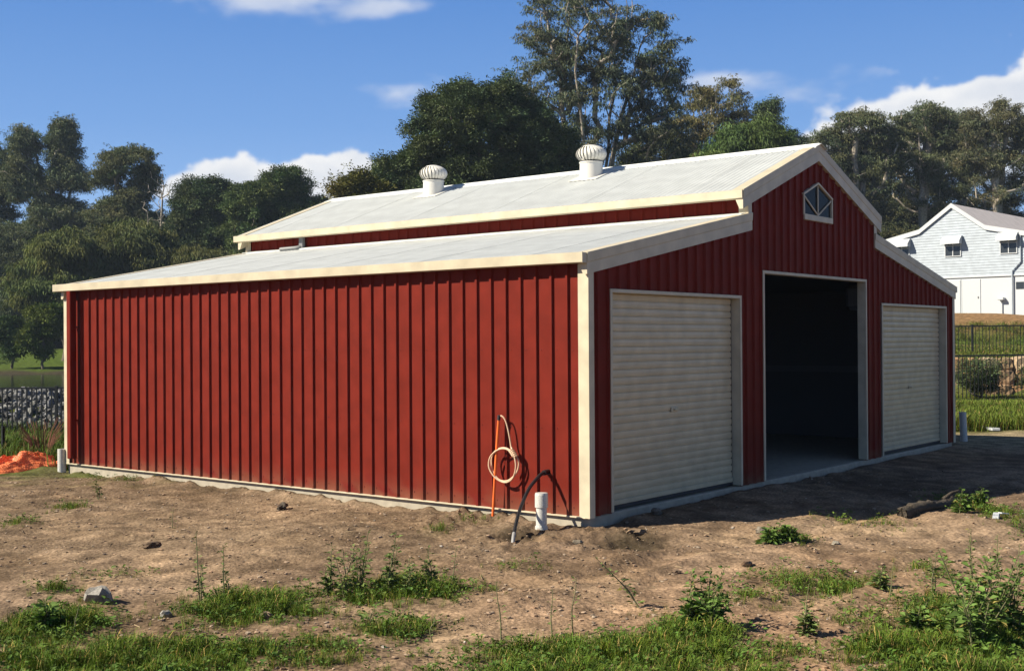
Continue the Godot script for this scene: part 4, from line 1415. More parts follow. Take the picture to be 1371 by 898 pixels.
func build_house() -> void:
	var at := EYE + ACROSS * 25.63 + AWAY * 70.0
	at.y = 2.85
	var H := thing("house", "white weatherboard house on the slope with awnings over small windows", "house", at)
	# local frame: x along the gable face, z out of the face
	H.basis = Basis(Vector3.UP, -PI * 0.5 - 0.075)
	var half := 4.95
	var roof := func(x: float) -> float:
		var q := absf(x)
		return 6.50 - 0.72 * q if q < 1.95 else 6.50 - 0.72 * 1.95 - (q - 1.95) * 0.22
	var deep := 12.0
	# weatherboards: a real stepped face
	var s := Shape.new()
	var y := 2.33
	while y < 6.45:
		var y1 := y + 0.155
		var xa := half - 0.02
		# how far the board runs under the roof, at its lower edge
		var lim := func(yy: float) -> float:
			if yy <= roof.call(half): return half - 0.02
			if yy <= roof.call(1.95): return 1.95 + (roof.call(1.95) - yy) / 0.22
			return maxf(0.0, (6.50 - yy) / 0.72)
		var a: float = minf(xa, lim.call(y))
		var b: float = minf(xa, lim.call(y1))
		s.quad(Vector3(-a, y, 0.024), Vector3(a, y, 0.024), Vector3(b, y1, 0.004), Vector3(-b, y1, 0.004), Vector3(0, 0, 1))
		s.quad(Vector3(-a, y, 0.0), Vector3(a, y, 0.0), Vector3(a, y, 0.024), Vector3(-a, y, 0.024), Vector3(0, -1, 0))
		y = y1
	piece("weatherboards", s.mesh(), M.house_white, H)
	var low := Shape.new()
	low.box(Vector3(-half, -0.6, -0.25), Vector3(half, 2.30, -0.02))
	piece("lower_wall", low.mesh(), M.house_trim, H)
	var body := Shape.new()
	body.box(Vector3(half - 0.2, -0.6, -deep), Vector3(half - 0.02, roof.call(half) - 0.1, -0.26))
	body.box(Vector3(-half + 0.02, -0.6, -deep), Vector3(-half + 0.2, roof.call(half) - 0.1, -0.26))
	body.box(Vector3(-half, -0.6, -deep), Vector3(half, 4.6, -deep + 0.2))
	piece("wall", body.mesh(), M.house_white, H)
	var band := Shape.new()
	band.cbox(Transform3D(Basis(), Vector3(0, 2.30, 0.03)), Vector3(half * 2.0, 0.07, 0.06), 0.01)
	piece("sill_band", band.mesh(), M.house_trim, H)
	# roof slopes with overhang
	for sg in [-1.0, 1.0]:
		for part in 2:
			var x0 := 0.0 if part == 0 else 1.95
			var x1 := 1.95 if part == 0 else half + 0.35
			var r := Shape.new()
			var pa := []
			var pb := []
			for q in [[x0, 0.10], [x1, 0.10], [x1, 0.0], [x0, 0.0]]:
				pa.append(Vector3(sg * q[0], roof.call(q[0]) + q[1], 0.09)); pb.append(Vector3(sg * q[0], roof.call(q[0]) + q[1], -deep - 0.3))
			r.loft(pa, pb)
			piece("roof", r.mesh(), M.house_roof, H)
			var bg := Shape.new()
			var ba := []
			var bb := []
			for q in [[x0, 0.13], [x1, 0.13], [x1, -0.14], [x0, -0.14]]:
				ba.append(Vector3(sg * q[0], roof.call(q[0]) + q[1], 0.095)); bb.append(Vector3(sg * q[0], roof.call(q[0]) + q[1], 0.135))
			bg.loft(ba, bb)
			piece("barge_board", bg.mesh(), M.house_trim, H)
	# windows with awnings
	for cx in [-3.05, 0.06, 3.25]:
		var w := Shape.new()
		for q in [[-0.46, 0.0, 0.05, 0.74], [0.46, 0.0, 0.05, 0.74], [0.0, 0.0, 0.05, 0.74]]:
			w.cbox(Transform3D(Basis(), Vector3(cx + q[0], 3.92, 0.05)), Vector3(0.055, 0.78, 0.06), 0.008)
		for yy in [3.54, 4.16, 4.30]:
			w.cbox(Transform3D(Basis(), Vector3(cx, yy, 0.052)), Vector3(0.98, 0.05, 0.055), 0.008)
		var win := piece("window", w.mesh(), M.house_trim, H)
		for sx in [-0.23, 0.23]:
			var g := Shape.new()
			g.box(Vector3(cx + sx - 0.20, 3.56, 0.036), Vector3(cx + sx + 0.20, 4.29, 0.042))
			piece("pane", g.mesh(), M.dark_glass, win)
		var a := Shape.new()
		var pa := []
		var pb := []
		for q in [[0.04, 4.72], [0.16, 4.72], [0.50, 4.42], [0.52, 4.24], [0.48, 4.24], [0.46, 4.39], [0.10, 4.62], [0.04, 4.64]]:
			pa.append(Vector3(cx - 0.56, q[1], q[0])); pb.append(Vector3(cx + 0.56, q[1], q[0]))
		a.loft(pa, pb)
		for ex in [-0.545, 0.545]:
			a.quad(Vector3(cx + ex, 4.70, 0.05), Vector3(cx + ex, 4.45, 0.46), Vector3(cx + ex, 4.24, 0.50), Vector3(cx + ex, 4.24, 0.05), Vector3(1, 0, 0))
		piece("awning", a.mesh(), M.house_trim, H)
	# double door, small vent, meter shelf, downpipes
	for x in [-0.55, 0.62]:
		var d := Shape.new()
		d.cbox(Transform3D(Basis(), Vector3(x + 0.45, 1.16, -0.01)), Vector3(1.12, 2.02, 0.05), 0.012)
		d.cbox(Transform3D(Basis(), Vector3(x + 0.45 - 0.54, 1.16, 0.02)), Vector3(0.04, 2.08, 0.03), 0.006)
		var dd := piece("door", d.mesh(), M.house_trim, H)
		if x > 0.0:
			var k := Shape.new()
			k.cbox(Transform3D(Basis(), Vector3(x + 0.88, 1.12, 0.03)), Vector3(0.06, 0.12, 0.04), 0.01)
			piece("handle", k.mesh(), M.steel, dd)
	var gap := Shape.new()
	gap.box(Vector3(-0.7, -0.1, -0.018), Vector3(1.65, 0.14, -0.012))
	piece("door_gap", gap.mesh(), M.dark_rubber, H)
	var vt := Shape.new()
	vt.box(Vector3(3.62, 1.52, -0.02), Vector3(4.06, 1.92, 0.0))
	piece("window", vt.mesh(), M.dark_glass, H)
	var mb := Shape.new()
	mb.cbox(Transform3D(Basis(), Vector3(2.85, 1.0, 0.15)), Vector3(0.34, 0.16, 0.30), 0.02)
	mb.tube([Vector3(2.85, 0.0, 0.05), Vector3(2.85, 0.95, 0.05)], [0.03, 0.03], 8)
	piece("meter_shelf", mb.mesh(), M.house_trim, H)
	var dp := Shape.new()
	dp.tube([Vector3(3.92, roof.call(3.92) - 0.05, 0.09), Vector3(3.92, 3.05, 0.09), Vector3(3.45, 2.55, 0.09), Vector3(3.45, 0.0, 0.09)], [0.045, 0.045, 0.045, 0.045], 8)
	piece("downpipe", dp.mesh(), M.house_white, H)
	var cp := Shape.new()
	cp.cbox(Transform3D(Basis(), Vector3(half - 0.05, 2.3, 0.03)), Vector3(0.12, 4.3, 0.09), 0.01)
	cp.tube([Vector3(half - 0.35, 4.4, 0.1), Vector3(half - 0.35, 2.6, 0.1), Vector3(half - 0.2, 2.3, 0.1), Vector3(half - 0.2, 0, 0.1)], [0.045, 0.045, 0.045, 0.045], 8)
	piece("corner_board", cp.mesh(), M.house_trim, H)
	# pale metal roof glimpsed among the trunks behind
	var b2 := EYE + ACROSS * 33.5 + AWAY * 98.0
	b2.y = height(b2.x, b2.z)
	var S := thing("shed", "far shed with a pale metal roof half hidden by tree trunks", "shed", b2, 0.55)
	var sw := Shape.new()
	sw.box(Vector3(-4.0, -1.0, -2.5), Vector3(4.0, 2.5, 2.5))
	piece("wall", sw.mesh(), M.lining, S)
	for sg in [-1.0, 1.0]:
		var r := Shape.new()
		r.loft([Vector3(-4.3, 3.6, 0), Vector3(-4.3, 2.45, sg * 3.0), Vector3(-4.3, 2.38, sg * 3.0), Vector3(-4.3, 3.5, 0)], [Vector3(4.3, 3.6, 0), Vector3(4.3, 2.45, sg * 3.0), Vector3(4.3, 2.38, sg * 3.0), Vector3(4.3, 3.5, 0)])
		piece("roof", r.mesh(), M.white_roof, S)

# ------------------------------------------------------------------ trees
func sprig(kind: String, rng: RandomNumberGenerator) -> ArrayMesh:
	var s := Shape.new()
	var n := 22 if kind == "gum" else 30
	for i in n:
		var dir := Vector3(rng.randf_range(-1, 1), rng.randf_range(-1, 1), rng.randf_range(-1, 1)).normalized()
		var at := dir * (0.30 if kind == "gum" else 0.40) * pow(rng.randf(), 0.6)
		var l := 0.2
		var ratio := 0.3
		var t := rng.randf_range(0.65, 1.35)
		if kind == "gum":      # long hanging leaves
			dir = (dir * 0.75 + Vector3(0, -0.85, 0)).normalized()
			at.y *= 0.8
			l = rng.randf_range(0.13, 0.23); ratio = 0.26
		elif kind == "broad":  # dense glossy leaves held up and out
			dir = (dir + Vector3(0, 0.25, 0)).normalized()
			at.y *= 0.6
			l = rng.randf_range(0.11, 0.20); ratio = 0.52
		else:                  # fine weeping sprays
			dir = (dir * 0.5 + Vector3(0, -0.6, 0)).normalized()
			l = rng.randf_range(0.20, 0.36); ratio = 0.14
		leaf_blade(s, at, dir, l, ratio, Color(t, t, t), rng)
	return s.mesh()

var SPRIG := {}

# lobes: [dx, dy, dz, rx, ry, rz, clumps] about the tree's base, dx along ACROSS and dz along AWAY
func tree(called: String, label: String, at: Vector3, kind: String, lobes: Array, leaf: Color, opt: Dictionary) -> void:
	var rng := RandomNumberGenerator.new()
	rng.seed = hash(label)
	var T := thing(called, label, "tree", at, 0.0, opt.get("group", "trees beyond the barn"))
	var per := int(opt.get("sprigs", 34) * 1.45)
	var rc: float = opt.get("clump", 0.85)
	var size: float = opt.get("size", 1.0)
	var stems: int = opt.get("stems", 1)
	var top := 0.0
	var mid := Vector3()
	var clumps := []
	var loose := []
	for lobe in lobes:
		var lb: Array = lobe.duplicate()
		if not opt.get("rel", false): lb[1] = maxf(lb[1] - at.y, lb[4] * 0.9)
		top = maxf(top, lb[1] + lb[4] * 0.6)
		for i in int(lb[6] * opt.get("many", 1.0)):
			var d := Vector3(rng.randf_range(-1, 1), rng.randf_range(-1, 1), rng.randf_range(-1, 1))
			while d.length() > 1.0 or d.length() < 0.05:
				d = Vector3(rng.randf_range(-1, 1), rng.randf_range(-1, 1), rng.randf_range(-1, 1))
			d = d.normalized() * pow(d.length(), opt.get("hollow", 0.6))
			if d.y < -0.55 and rng.randf() < 0.5: d.y = -d.y
			var p: Vector3 = ACROSS * (lb[0] + d.x * lb[3]) + AWAY * (lb[2] + d.z * lb[5]) + Vector3(0, lb[1] + d.y * lb[4], 0)
			clumps.append(p)
			mid += p
			# loose sprays past the edge break the outline
			if rng.randf() < opt.get("loose", 0.22):
				var e := d.normalized() * rng.randf_range(1.0, 1.28)
				e.y = absf(e.y) * 0.9 if rng.randf() < 0.75 else e.y
				loose.append(ACROSS * (lb[0] + e.x * lb[3]) + AWAY * (lb[2] + e.z * lb[5]) + Vector3(0, lb[1] + e.y * lb[4], 0))
	mid /= float(clumps.size())
	var full := clumps.size()
	for p in loose: clumps.append(p)
	var light := {}
	for i in range(full, clumps.size()): light[clumps[i]] = true
	# limbs grow from the trunk to every clump by the shortest rising way
	var pos := [Vector3(0, -0.5, 0)]
	var par := [-1]
	var lean: float = opt.get("lean", 0.0)
	for st in stems:
		var prev := 0
		var spread: Vector3 = Vector3(cos(st * 2.4 + 0.6), 0, sin(st * 2.4 + 0.6)) * (0.0 if stems == 1 else opt.get("spread", 0.17))
		var goal := Vector3(mid.x, 0, mid.z) * 0.75
		for k in range(1, 9):
			var t := k / 8.0
			var q: Vector3 = goal * t * t + spread * top * t * (0.4 + 0.6 * t) + Vector3(rng.randf_range(-0.2, 0.2), top * 0.86 * t, rng.randf_range(-0.2, 0.2)) + ACROSS * lean * t * top
			pos.append(q); par.append(prev)
			prev = pos.size() - 1
	clumps.sort_custom(func(a, b): return Vector2(a.x - mid.x * 0.7, a.z - mid.z * 0.7).length() + 0.4 * a.y < Vector2(b.x - mid.x * 0.7, b.z - mid.z * 0.7).length() + 0.4 * b.y)
	var tips := []
	for c in clumps:
		var best := 0
		var cost := 1e9
		for j in pos.size():
			var d: Vector3 = c - pos[j]
			var e: float = d.length() + 1.6 * maxf(0.0, 0.35 * Vector2(d.x, d.z).length() - d.y)
			if e < cost:
				cost = e; best = j
		var b: Vector3 = pos[best]
		if (c - b).length() > 1.2:
			pos.append(b.lerp(c, 0.5) + Vector3(rng.randf_range(-0.25, 0.25), rng.randf_range(-0.1, 0.35), rng.randf_range(-0.25, 0.25)))
			par.append(best)
			best = pos.size() - 1
		pos.append(c); par.append(best)
		tips.append(pos.size() - 1)
	var load_ := []
	load_.resize(pos.size()); load_.fill(0.0)
	for t in tips: load_[t] += 1.0
	for i in range(pos.size() - 1, 0, -1):
		load_[par[i]] += load_[i]
	var thin: float = opt.get("twig", 0.022)
	var wood := Shape.new()
	var limit: float = opt.get("trunk", 0.4)
	var rad := func(i: int) -> float: return minf(thin * pow(maxf(load_[i], 1.0), 0.52), limit)
	for i in range(1, pos.size()):
		if load_[i] < 0.5: continue
		var r1: float = rad.call(i)
		var r0: float = minf(rad.call(par[i]), r1 * 1.8)
		if par[i] == 0: r0 = r1 * 1.3
		wood.tube([pos[par[i]], pos[i]], [r0, r1], 5 if r1 < 0.08 else 8, false)
	piece("trunk", wood.mesh(), opt.get("bark", M.bark), T)
	# foliage
	var spots := []
	var tints := []
	for c in clumps:
		var shade := rng.randf_range(0.72, 1.28)
		var warm := rng.randf_range(-0.14, 0.16)
		var r := rc * rng.randf_range(0.65, 1.3)
		var many := per
		if light.has(c):
			many = int(per * 0.35); r *= 0.62
		for i in many:
			var d := Vector3(rng.randfn(), rng.randfn() * 0.62, rng.randfn()) * 0.56 * r
			if d.length() > r * 1.5: continue
			var p: Vector3 = c + d
			if p.y < 0.25: continue
			var b := shade * rng.randf_range(0.8, 1.2)
			spots.append(Transform3D(Basis(Vector3.UP, rng.randf() * TAU) * Basis(Vector3.RIGHT, rng.randf_range(-0.35, 0.35)) * Basis.from_scale(Vector3.ONE * size * rng.randf_range(0.75, 1.25)), p))
			tints.append(Color(leaf.r * b * (1.0 + warm), leaf.g * b, leaf.b * b * (1.0 - warm * 0.5)))
	if opt.get("bare", false):
		spots = spots.slice(0, 30); tints = tints.slice(0, 30)
	scatter("crown", SPRIG[kind][rng.randi() % 2], M.leaf, spots, tints, T)

func build_trees() -> void:
	var rng := RandomNumberGenerator.new()
	rng.seed = 3
	for k in ["gum", "broad", "fine"]:
		SPRIG[k] = [sprig(k, rng), sprig(k, rng)]
	var gum := Color(0.112, 0.132, 0.068)
	var grey_gum := Color(0.122, 0.148, 0.090)
	var deep := Color(0.084, 0.116, 0.052)
	var green := Color(0.076, 0.118, 0.040)
	var fresh := Color(0.105, 0.145, 0.030)
	var olive := Color(0.125, 0.125, 0.035)

	# behind the barn, in the middle
	tree("gum_tree", "tallest eucalyptus with open crown and many pale stems behind the barn", spot(5.55, 83), "gum", [
		[-0.6, 22.8, 0, 3.9, 3.8, 3.4, 60], [-3.3, 20.2, 0.6, 2.6, 3.0, 2.6, 30], [3.0, 21.0, 0, 3.2, 3.4, 3.0, 42], [5.0, 18.8, 0, 1.8, 2.8, 2.2, 22], [-4.9, 18.9, 0, 1.1, 1.1, 1.3, 6],
		[-2.6, 16.4, 0, 2.2, 2.2, 2.2, 20], [4.3, 15.6, 0.4, 2.4, 2.4, 2.2, 24], [0.6, 17.6, -0.8, 2.8, 3.0, 2.4, 32], [0.8, 13.4, 0.6, 2.8, 2.4, 2.4, 22], [0.2, 10.4, 0.8, 3.2, 1.8, 2.4, 20]], grey_gum, {"trunk": 0.19, "twig": 0.024, "stems": 6, "spread": 0.15, "bark": M.pale_bark, "sprigs": 9, "clump": 0.66, "hollow": 0.72, "loose": 0.3, "many": 1.55})
	tree("fig_tree", "broad dark green dome-crowned tree behind the ventilators", spot(-1.9, 75), "broad", [
		[0.0, 13.6, 0, 4.3, 4.2, 4.2, 105], [-3.2, 10.6, 0, 2.4, 3.2, 3.2, 48], [3.6, 11.2, 0, 2.9, 3.7, 3.4, 62], [0.6, 8.6, -1.0, 5.2, 3.2, 3.6, 60], [-5.0, 12.2, 0, 1.3, 1.2, 1.6, 12], [-5.4, 9.0, 0, 1.2, 1.6, 1.8, 14], [1.2, 6.0, 0, 5.6, 2.0, 3.2, 34]], deep, {"trunk": 0.6, "sprigs": 26, "clump": 0.72, "hollow": 0.5, "many": 1.7, "loose": 0.35})
	tree("dense_tree", "dark shadowed tree filling between the dome-crowned tree and the tallest eucalyptus", spot(2.4, 92), "broad", [[0, 9.5, 0, 3.6, 3.0, 3, 50], [5.5, 8.0, 0, 4.0, 3.0, 3, 44]], deep, {"sprigs": 40, "clump": 1.0})
	tree("bushy_tree", "low yellowish bushy tree where the upper roof slopes down", spot(-9.0, 70), "broad", [[0, 8.9, 0, 1.7, 2.3, 1.8, 34], [-1.8, 7.4, 0, 1.4, 1.6, 1.6, 18], [2.0, 8.0, 0, 1.6, 2.0, 1.6, 20]], olive, {"sprigs": 40, "clump": 0.7})
	tree("gum_tree", "sparse golden-green eucalyptus rising past the upper roof's ridge", spot(16.6, 100), "gum", [
		[0.6, 20.6, 0, 2.6, 2.7, 2.8, 30], [-2.4, 18.2, 0, 2.0, 2.2, 2.2, 20], [2.8, 17.2, 0, 1.7, 3.2, 2.2, 18], [-1.0, 15.4, 0, 3.4, 2.8, 2.6, 24], [0.0, 11.5, 0, 4.6, 3.0, 3.0, 26]], Color(0.165, 0.158, 0.070), {"trunk": 0.24, "stems": 3, "spread": 0.1, "bark": M.pale_bark, "sprigs": 13, "clump": 0.68, "hollow": 0.75, "many": 1.9})
	tree("gum_tree", "dark spiky eucalyptus beside the sparse golden-green one", spot(20.9, 97), "gum", [
		[0, 18.7, 0, 0.8, 2.4, 1.0, 12], [1.7, 16.4, 0, 0.9, 2.0, 1.2, 11], [3.2, 14.4, 0, 1.0, 2.0, 1.2, 10], [-1.4, 17.0, 0, 1.0, 1.6, 1.2, 10], [0.8, 12.5, 0, 3.2, 2.6, 2.4, 26]], deep, {"trunk": 0.22, "sprigs": 34, "clump": 0.75})
	tree("round_tree", "soft light green round tree just over the ridge of the barn", spot(15.9, 80), "fine", [[0, 13.0, 0, 3.2, 2.8, 2.8, 60], [-2.6, 10.6, 0, 1.8, 2.0, 2.2, 28], [2.4, 11.4, 0, 1.9, 2.0, 2.2, 30], [0, 9.0, 0, 4.0, 2.0, 2.8, 36]], Color(0.115, 0.175, 0.055), {"sprigs": 40, "clump": 0.75, "hollow": 0.45})
	tree("dense_tree", "dark leafy tree between the tallest eucalyptus and the light green round tree", spot(11.2, 94), "gum", [[0, 14.6, 0, 2.3, 3.4, 2.4, 36], [-2.4, 12.0, 0, 2.0, 3.0, 2.2, 26], [2.2, 12.2, 0, 1.9, 2.8, 2.2, 24], [0, 8.6, 0, 4.4, 2.6, 2.6, 34]], Color(0.088, 0.104, 0.044), {"sprigs": 36, "clump": 0.9})
	tree("dense_tree", "small dark tree low behind the ridge near the golden-green eucalyptus", spot(13.9, 104), "broad", [[0, 10.0, 0, 4.0, 4.0, 2.8, 50], [6.0, 9.0, 0, 4.0, 3.6, 2.8, 46]], Color(0.080, 0.100, 0.038), {"sprigs": 34, "clump": 1.0})

	# the wooded hill behind the white house
	var hill := "eucalypts on the hill behind the white house"
	var tops := [
		["umbrella-topped eucalyptus first in the row behind the white house", 29.7, 103, 21.0, 3.0, gum], ["tall flat-crowned eucalyptus above the roof of the white house", 36.2, 106, 22.2, 3.4, gum],
		["high domed eucalyptus over the far end of the white house", 41.6, 103, 21.7, 3.2, Color(0.116, 0.122, 0.066)], ["dark eucalyptus closing the row at the edge of the view", 47.3, 105, 21.9, 3.4, deep],
		["thin eucalyptus set back between the umbrella-topped and flat-crowned ones", 33.2, 114, 20.8, 2.4, grey_gum], ["eucalyptus set back behind the high domed one", 40.0, 118, 23.3, 2.6, grey_gum], ["eucalyptus out past the end of the row on the hill", 53.0, 106, 22.0, 3.2, gum], ["eucalyptus far up the hill past the house", 45.0, 120, 24.0, 2.8, gum]]
	for q in tops:
		var g := spot(q[1], q[2])
		var h: float = q[3] - g.y
		var r: float = q[4]
		tree("gum_tree", q[0], g, "gum", [[0, h - r * 0.45, 0, r * 0.72, r * 0.42, r * 0.8, 20], [-r * 0.72, h - r * 0.85, 0.4, r * 0.5, r * 0.36, r * 0.6, 12], [r * 0.7, h - r * 0.8, -0.4, r * 0.52, r * 0.36, r * 0.6, 12],
			[-r * 0.5, h - r * 1.7, 0, r * 0.65, r * 0.5, r * 0.7, 13], [r * 0.5, h - r * 1.6, 0, r * 0.65, r * 0.5, r * 0.7, 13], [0.2, h - r * 2.4, 0, r * 0.7, r * 0.6, r * 0.6, 9]], q[5],
			{"trunk": 0.26, "twig": 0.034, "bark": M.pale_bark, "sprigs": 13, "clump": 0.68, "hollow": 0.8, "loose": 0.35, "many": 2.1, "stems": 2, "spread": 0.06, "group": hill, "rel": true})
	var fills := [["dark young tree under the umbrella-topped eucalyptus", 28.6, 100, 8.0, 3.2], ["dark scrubby tree showing past the barn's roof edge beside the house", 30.6, 96, 5.8, 2.4], ["dark thicket tree over the house ridge", 34.0, 111, 8.5, 3.6], ["shadowy understorey tree behind the house roof", 38.2, 112, 8.5, 3.6], ["shadowy understorey tree near the high domed eucalyptus", 43.2, 112, 8.5, 3.6], ["dark understorey tree at the end of the row", 48.2, 110, 8.5, 3.6], ["tall dark filler tree between the first two hill eucalypts", 32.6, 122, 10.0, 4.2], ["tall dark filler tree behind the flat-crowned eucalyptus", 38.0, 125, 10.5, 4.4], ["tall dark filler tree behind the high domed eucalyptus", 45.0, 127, 10.5, 4.4], ["dark tree on the hill behind the ridge cap", 26.0, 112, 9.0, 3.6]]
	for q in fills:
		var h: float = q[3]
		tree("dense_tree", q[0], spot(q[1], q[2]), "gum", [[0, h * 0.68, 0, q[4], h * 0.3, q[4] * 0.8, 22], [0, h * 0.36, 0, q[4] * 1.1, h * 0.26, q[4] * 0.8, 18]], Color(0.080, 0.090, 0.042), {"trunk": 0.2, "bark": M.pale_bark, "sprigs": 44, "clump": 0.95, "group": hill, "rel": true})

	# beyond the pond
	var far := "trees beyond the pond"
	tree("gum_tree", "tall dark eucalyptus with a pale trunk beyond the pond", spot(-50.2, 130), "gum", [
		[1.7, 23.0, 0, 1.4, 2.7, 1.6, 20], [2.5, 19.6, 0, 1.7, 1.7, 1.9, 16], [-2.4, 23.2, 0, 1.3, 1.7, 1.5, 12], [-2.8, 19.4, 0, 2.0, 2.3, 2.2, 22], [0.3, 18.0, 0, 1.5, 1.7, 1.9, 10], [1.4, 15.4, 0, 3.2, 1.9, 2.8, 30], [4.3, 14.0, 0, 1.5, 1.3, 1.7, 10], [2.8, 11.8, 0, 2.8, 2.0, 2.6, 26], [-2.0, 12.4, 0, 3.6, 2.6, 3.0, 34], [0, 7.0, 0, 5.0, 3.0, 3.2, 34]], Color(0.135, 0.160, 0.082), {"trunk": 0.42, "twig": 0.032, "bark": M.pale_bark, "stems": 2, "spread": 0.08, "sprigs": 20, "clump": 0.95, "size": 1.25, "many": 2.5, "group": far})
	tree("gum_tree", "dark eucalyptus at the very edge of the view beyond the pond", spot(-57.5, 133), "gum", [[0, 19.5, 0, 3.0, 4.0, 3.0, 44], [0.8, 12, 0, 4.0, 4.6, 3.4, 52], [0, 5.6, 0, 4.6, 3.2, 3.2, 36]], deep, {"sprigs": 24, "clump": 0.95, "size": 1.25, "many": 1.6, "group": far})
	tree("gum_tree", "eucalyptus with a thin feathery top over a dark body beyond the pond", spot(-38.6, 120), "gum", [
		[0.4, 19.6, 0, 2.6, 1.5, 2.2, 18], [-2.1, 18.0, 0, 1.1, 1.1, 1.4, 6], [2.6, 18.2, 0, 1.1, 1.2, 1.4, 7], [1.0, 16.6, 0, 1.2, 1.3, 1.5, 8], [-0.4, 14.2, 0, 2.6, 1.9, 2.4, 30], [2.2, 13.0, 0, 1.9, 2.0, 2.2, 20], [-1.6, 10.6, 0, 3.2, 2.8, 2.8, 38], [2.4, 9.6, 0, 3.0, 2.8, 2.8, 34], [0, 5.4, 0, 4.6, 2.6, 3.0, 36]], Color(0.140, 0.158, 0.076), {"trunk": 0.32, "sprigs": 18, "clump": 0.85, "size": 1.2, "stems": 2, "many": 2.3, "spread": 0.06, "group": far})
	tree("bare_tree", "thin leafless tree with twiggy branches against the cloud", spot(-32.8, 112), "gum", [[0, 14.2, 0, 1.5, 3.4, 1.2, 36], [1.4, 10.6, 0, 1.3, 2.6, 1.2, 20], [-0.6, 9.0, 0, 1.0, 2.4, 1.0, 10]], olive, {"bare": true, "bark": M.pale_bark, "twig": 0.014, "trunk": 0.11, "many": 1.6, "group": far})
	tree("dense_tree", "rounded dark green tree in front of the cloud beyond the pond", spot(-28.2, 112), "broad", [[0, 14.0, 0, 2.7, 2.8, 2.6, 62], [-1.2, 10.8, 0, 2.6, 3.0, 2.6, 46], [1.8, 10.6, 0, 2.6, 3.2, 2.6, 46], [0, 6.0, 0, 4.0, 3.2, 3.0, 44]], deep, {"sprigs": 24, "clump": 0.75, "size": 1.15, "many": 1.7, "loose": 0.3, "group": far})
	tree("dense_tree", "leafy tree with a ragged top nearest the barn roof", spot(-20.8, 106), "broad", [[-1.8, 13.4, 0, 2.2, 2.0, 2.4, 36], [0.8, 15.0, 0, 2.2, 1.6, 2.2, 30], [3.4, 13.0, 0, 1.5, 1.2, 1.6, 14], [0, 11.0, 0, 4.0, 3.0, 3.0, 56], [2.8, 9.4, 0, 2.6, 2.4, 2.6, 30], [0, 6.4, 0, 5.0, 2.6, 3.0, 44]], Color(0.118, 0.162, 0.062), {"sprigs": 22, "clump": 0.7, "size": 1.1, "many": 1.7, "loose": 0.4, "group": far})
	tree("weeping_tree", "drooping yellow-green tree over the far lawn", spot(-35.8, 96), "fine", [[0, 8.6, 0, 2.2, 1.7, 2.2, 46], [-1.2, 6.2, 0, 2.2, 2.2, 2.2, 34], [1.6, 6.4, 0, 2.2, 2.2, 2.2, 34], [0.2, 4.0, 0, 2.6, 1.6, 2.2, 24]], Color(0.150, 0.175, 0.058), {"trunk": 0.16, "sprigs": 38, "clump": 0.8, "size": 1.2, "hollow": 0.5, "group": far})
	tree("weeping_tree", "taller drooping tree just above the gutter's far end", spot(-30.8, 98), "fine", [[0, 9.2, 0, 2.6, 1.9, 2.4, 54], [2.4, 7.8, 0, 2.2, 2.2, 2.2, 36], [-1.6, 6.4, 0, 2.2, 2.2, 2.2, 34], [0.8, 4.4, 0, 3.6, 2.0, 2.4, 36]], Color(0.140, 0.158, 0.056), {"trunk": 0.18, "sprigs": 38, "clump": 0.85, "size": 1.2, "hollow": 0.5, "group": far})
	tree("weeping_tree", "low olive tree along the lean-to roof line beyond the pond", spot(-25.4, 97), "fine", [[0, 6.6, 0, 3.0, 2.6, 2.4, 56], [3.4, 6.2, 0, 2.4, 2.4, 2.4, 38]], Color(0.128, 0.148, 0.054), {"trunk": 0.16, "sprigs": 36, "clump": 0.85, "size": 1.2, "group": far})
	tree("young_tree", "small bright tree standing on the sunlit lawn across the pond", spot(-33.4, 86), "broad", [[0, 3.2, 0, 1.1, 1.1, 1.1, 18], [-0.4, 1.9, 0, 1.1, 0.9, 1.0, 12]], fresh, {"trunk": 0.09, "sprigs": 26, "clump": 0.5, "group": far})
	tree("young_tree", "bushy shrub-like tree cut by the view's edge on the lawn", spot(-36.2, 87), "broad", [[-0.2, 2.0, 0, 1.1, 1.4, 1.0, 20]], green, {"trunk": 0.09, "sprigs": 26, "clump": 0.5, "group": far})
	for q in [["shadowy dense tree behind the tall dark eucalyptus", -45.5, 136, 15.0, 4.6], ["shadowy dense tree behind the feathery-topped eucalyptus", -35.5, 132, 12.0, 4.6], ["shadowy dense tree low behind the rounded dark one", -27.0, 126, 11.0, 4.6], ["shadowy dense tree under the ragged-topped leafy tree", -18.0, 122, 11.0, 4.6], ["shadowy dense tree past the view's edge beyond the pond", -53.0, 128, 9.5, 4.6], ["shadowy dense tree low over the lawn", -42.0, 124, 8.5, 4.2], ["shadowy low tree on the far lawn's rim", -47.5, 122, 6.5, 3.8]]:
		var h: float = q[3]
		tree("dense_tree", q[0], spot(q[1], q[2]), "broad", [[0, h * 0.66, 0, q[4], h * 0.32, q[4] * 0.7, 60], [0, h * 0.34, 0, q[4] * 1.1, h * 0.3, q[4] * 0.7, 36]], Color(0.095, 0.115, 0.058), {"sprigs": 44, "clump": 1.2, "size": 1.25, "group": far, "rel": true})
	# shrubs by the far fence
	for q in [["dark leafy shrub growing at the black fence before the boulder wall", 12.0, 31.2, 1.1, 0.55, deep], ["dark shrub at the fence cut by the edge of the view", 13.75, 31.4, 0.95, 0.38, deep]]:
		tree("shrub", q[0], spot(q[1], q[2]), "broad", [[0, q[3] * 0.62, 0, q[4], q[3] * 0.42, q[4], 30], [q[4] * 0.5, q[3] * 0.4, 0, q[4] * 0.7, q[3] * 0.32, q[4] * 0.6, 14]], q[5], {"trunk": 0.03, "twig": 0.006, "sprigs": 6, "clump": 0.22, "size": 0.32, "rel": true, "group": "shrubs at the far fence"})

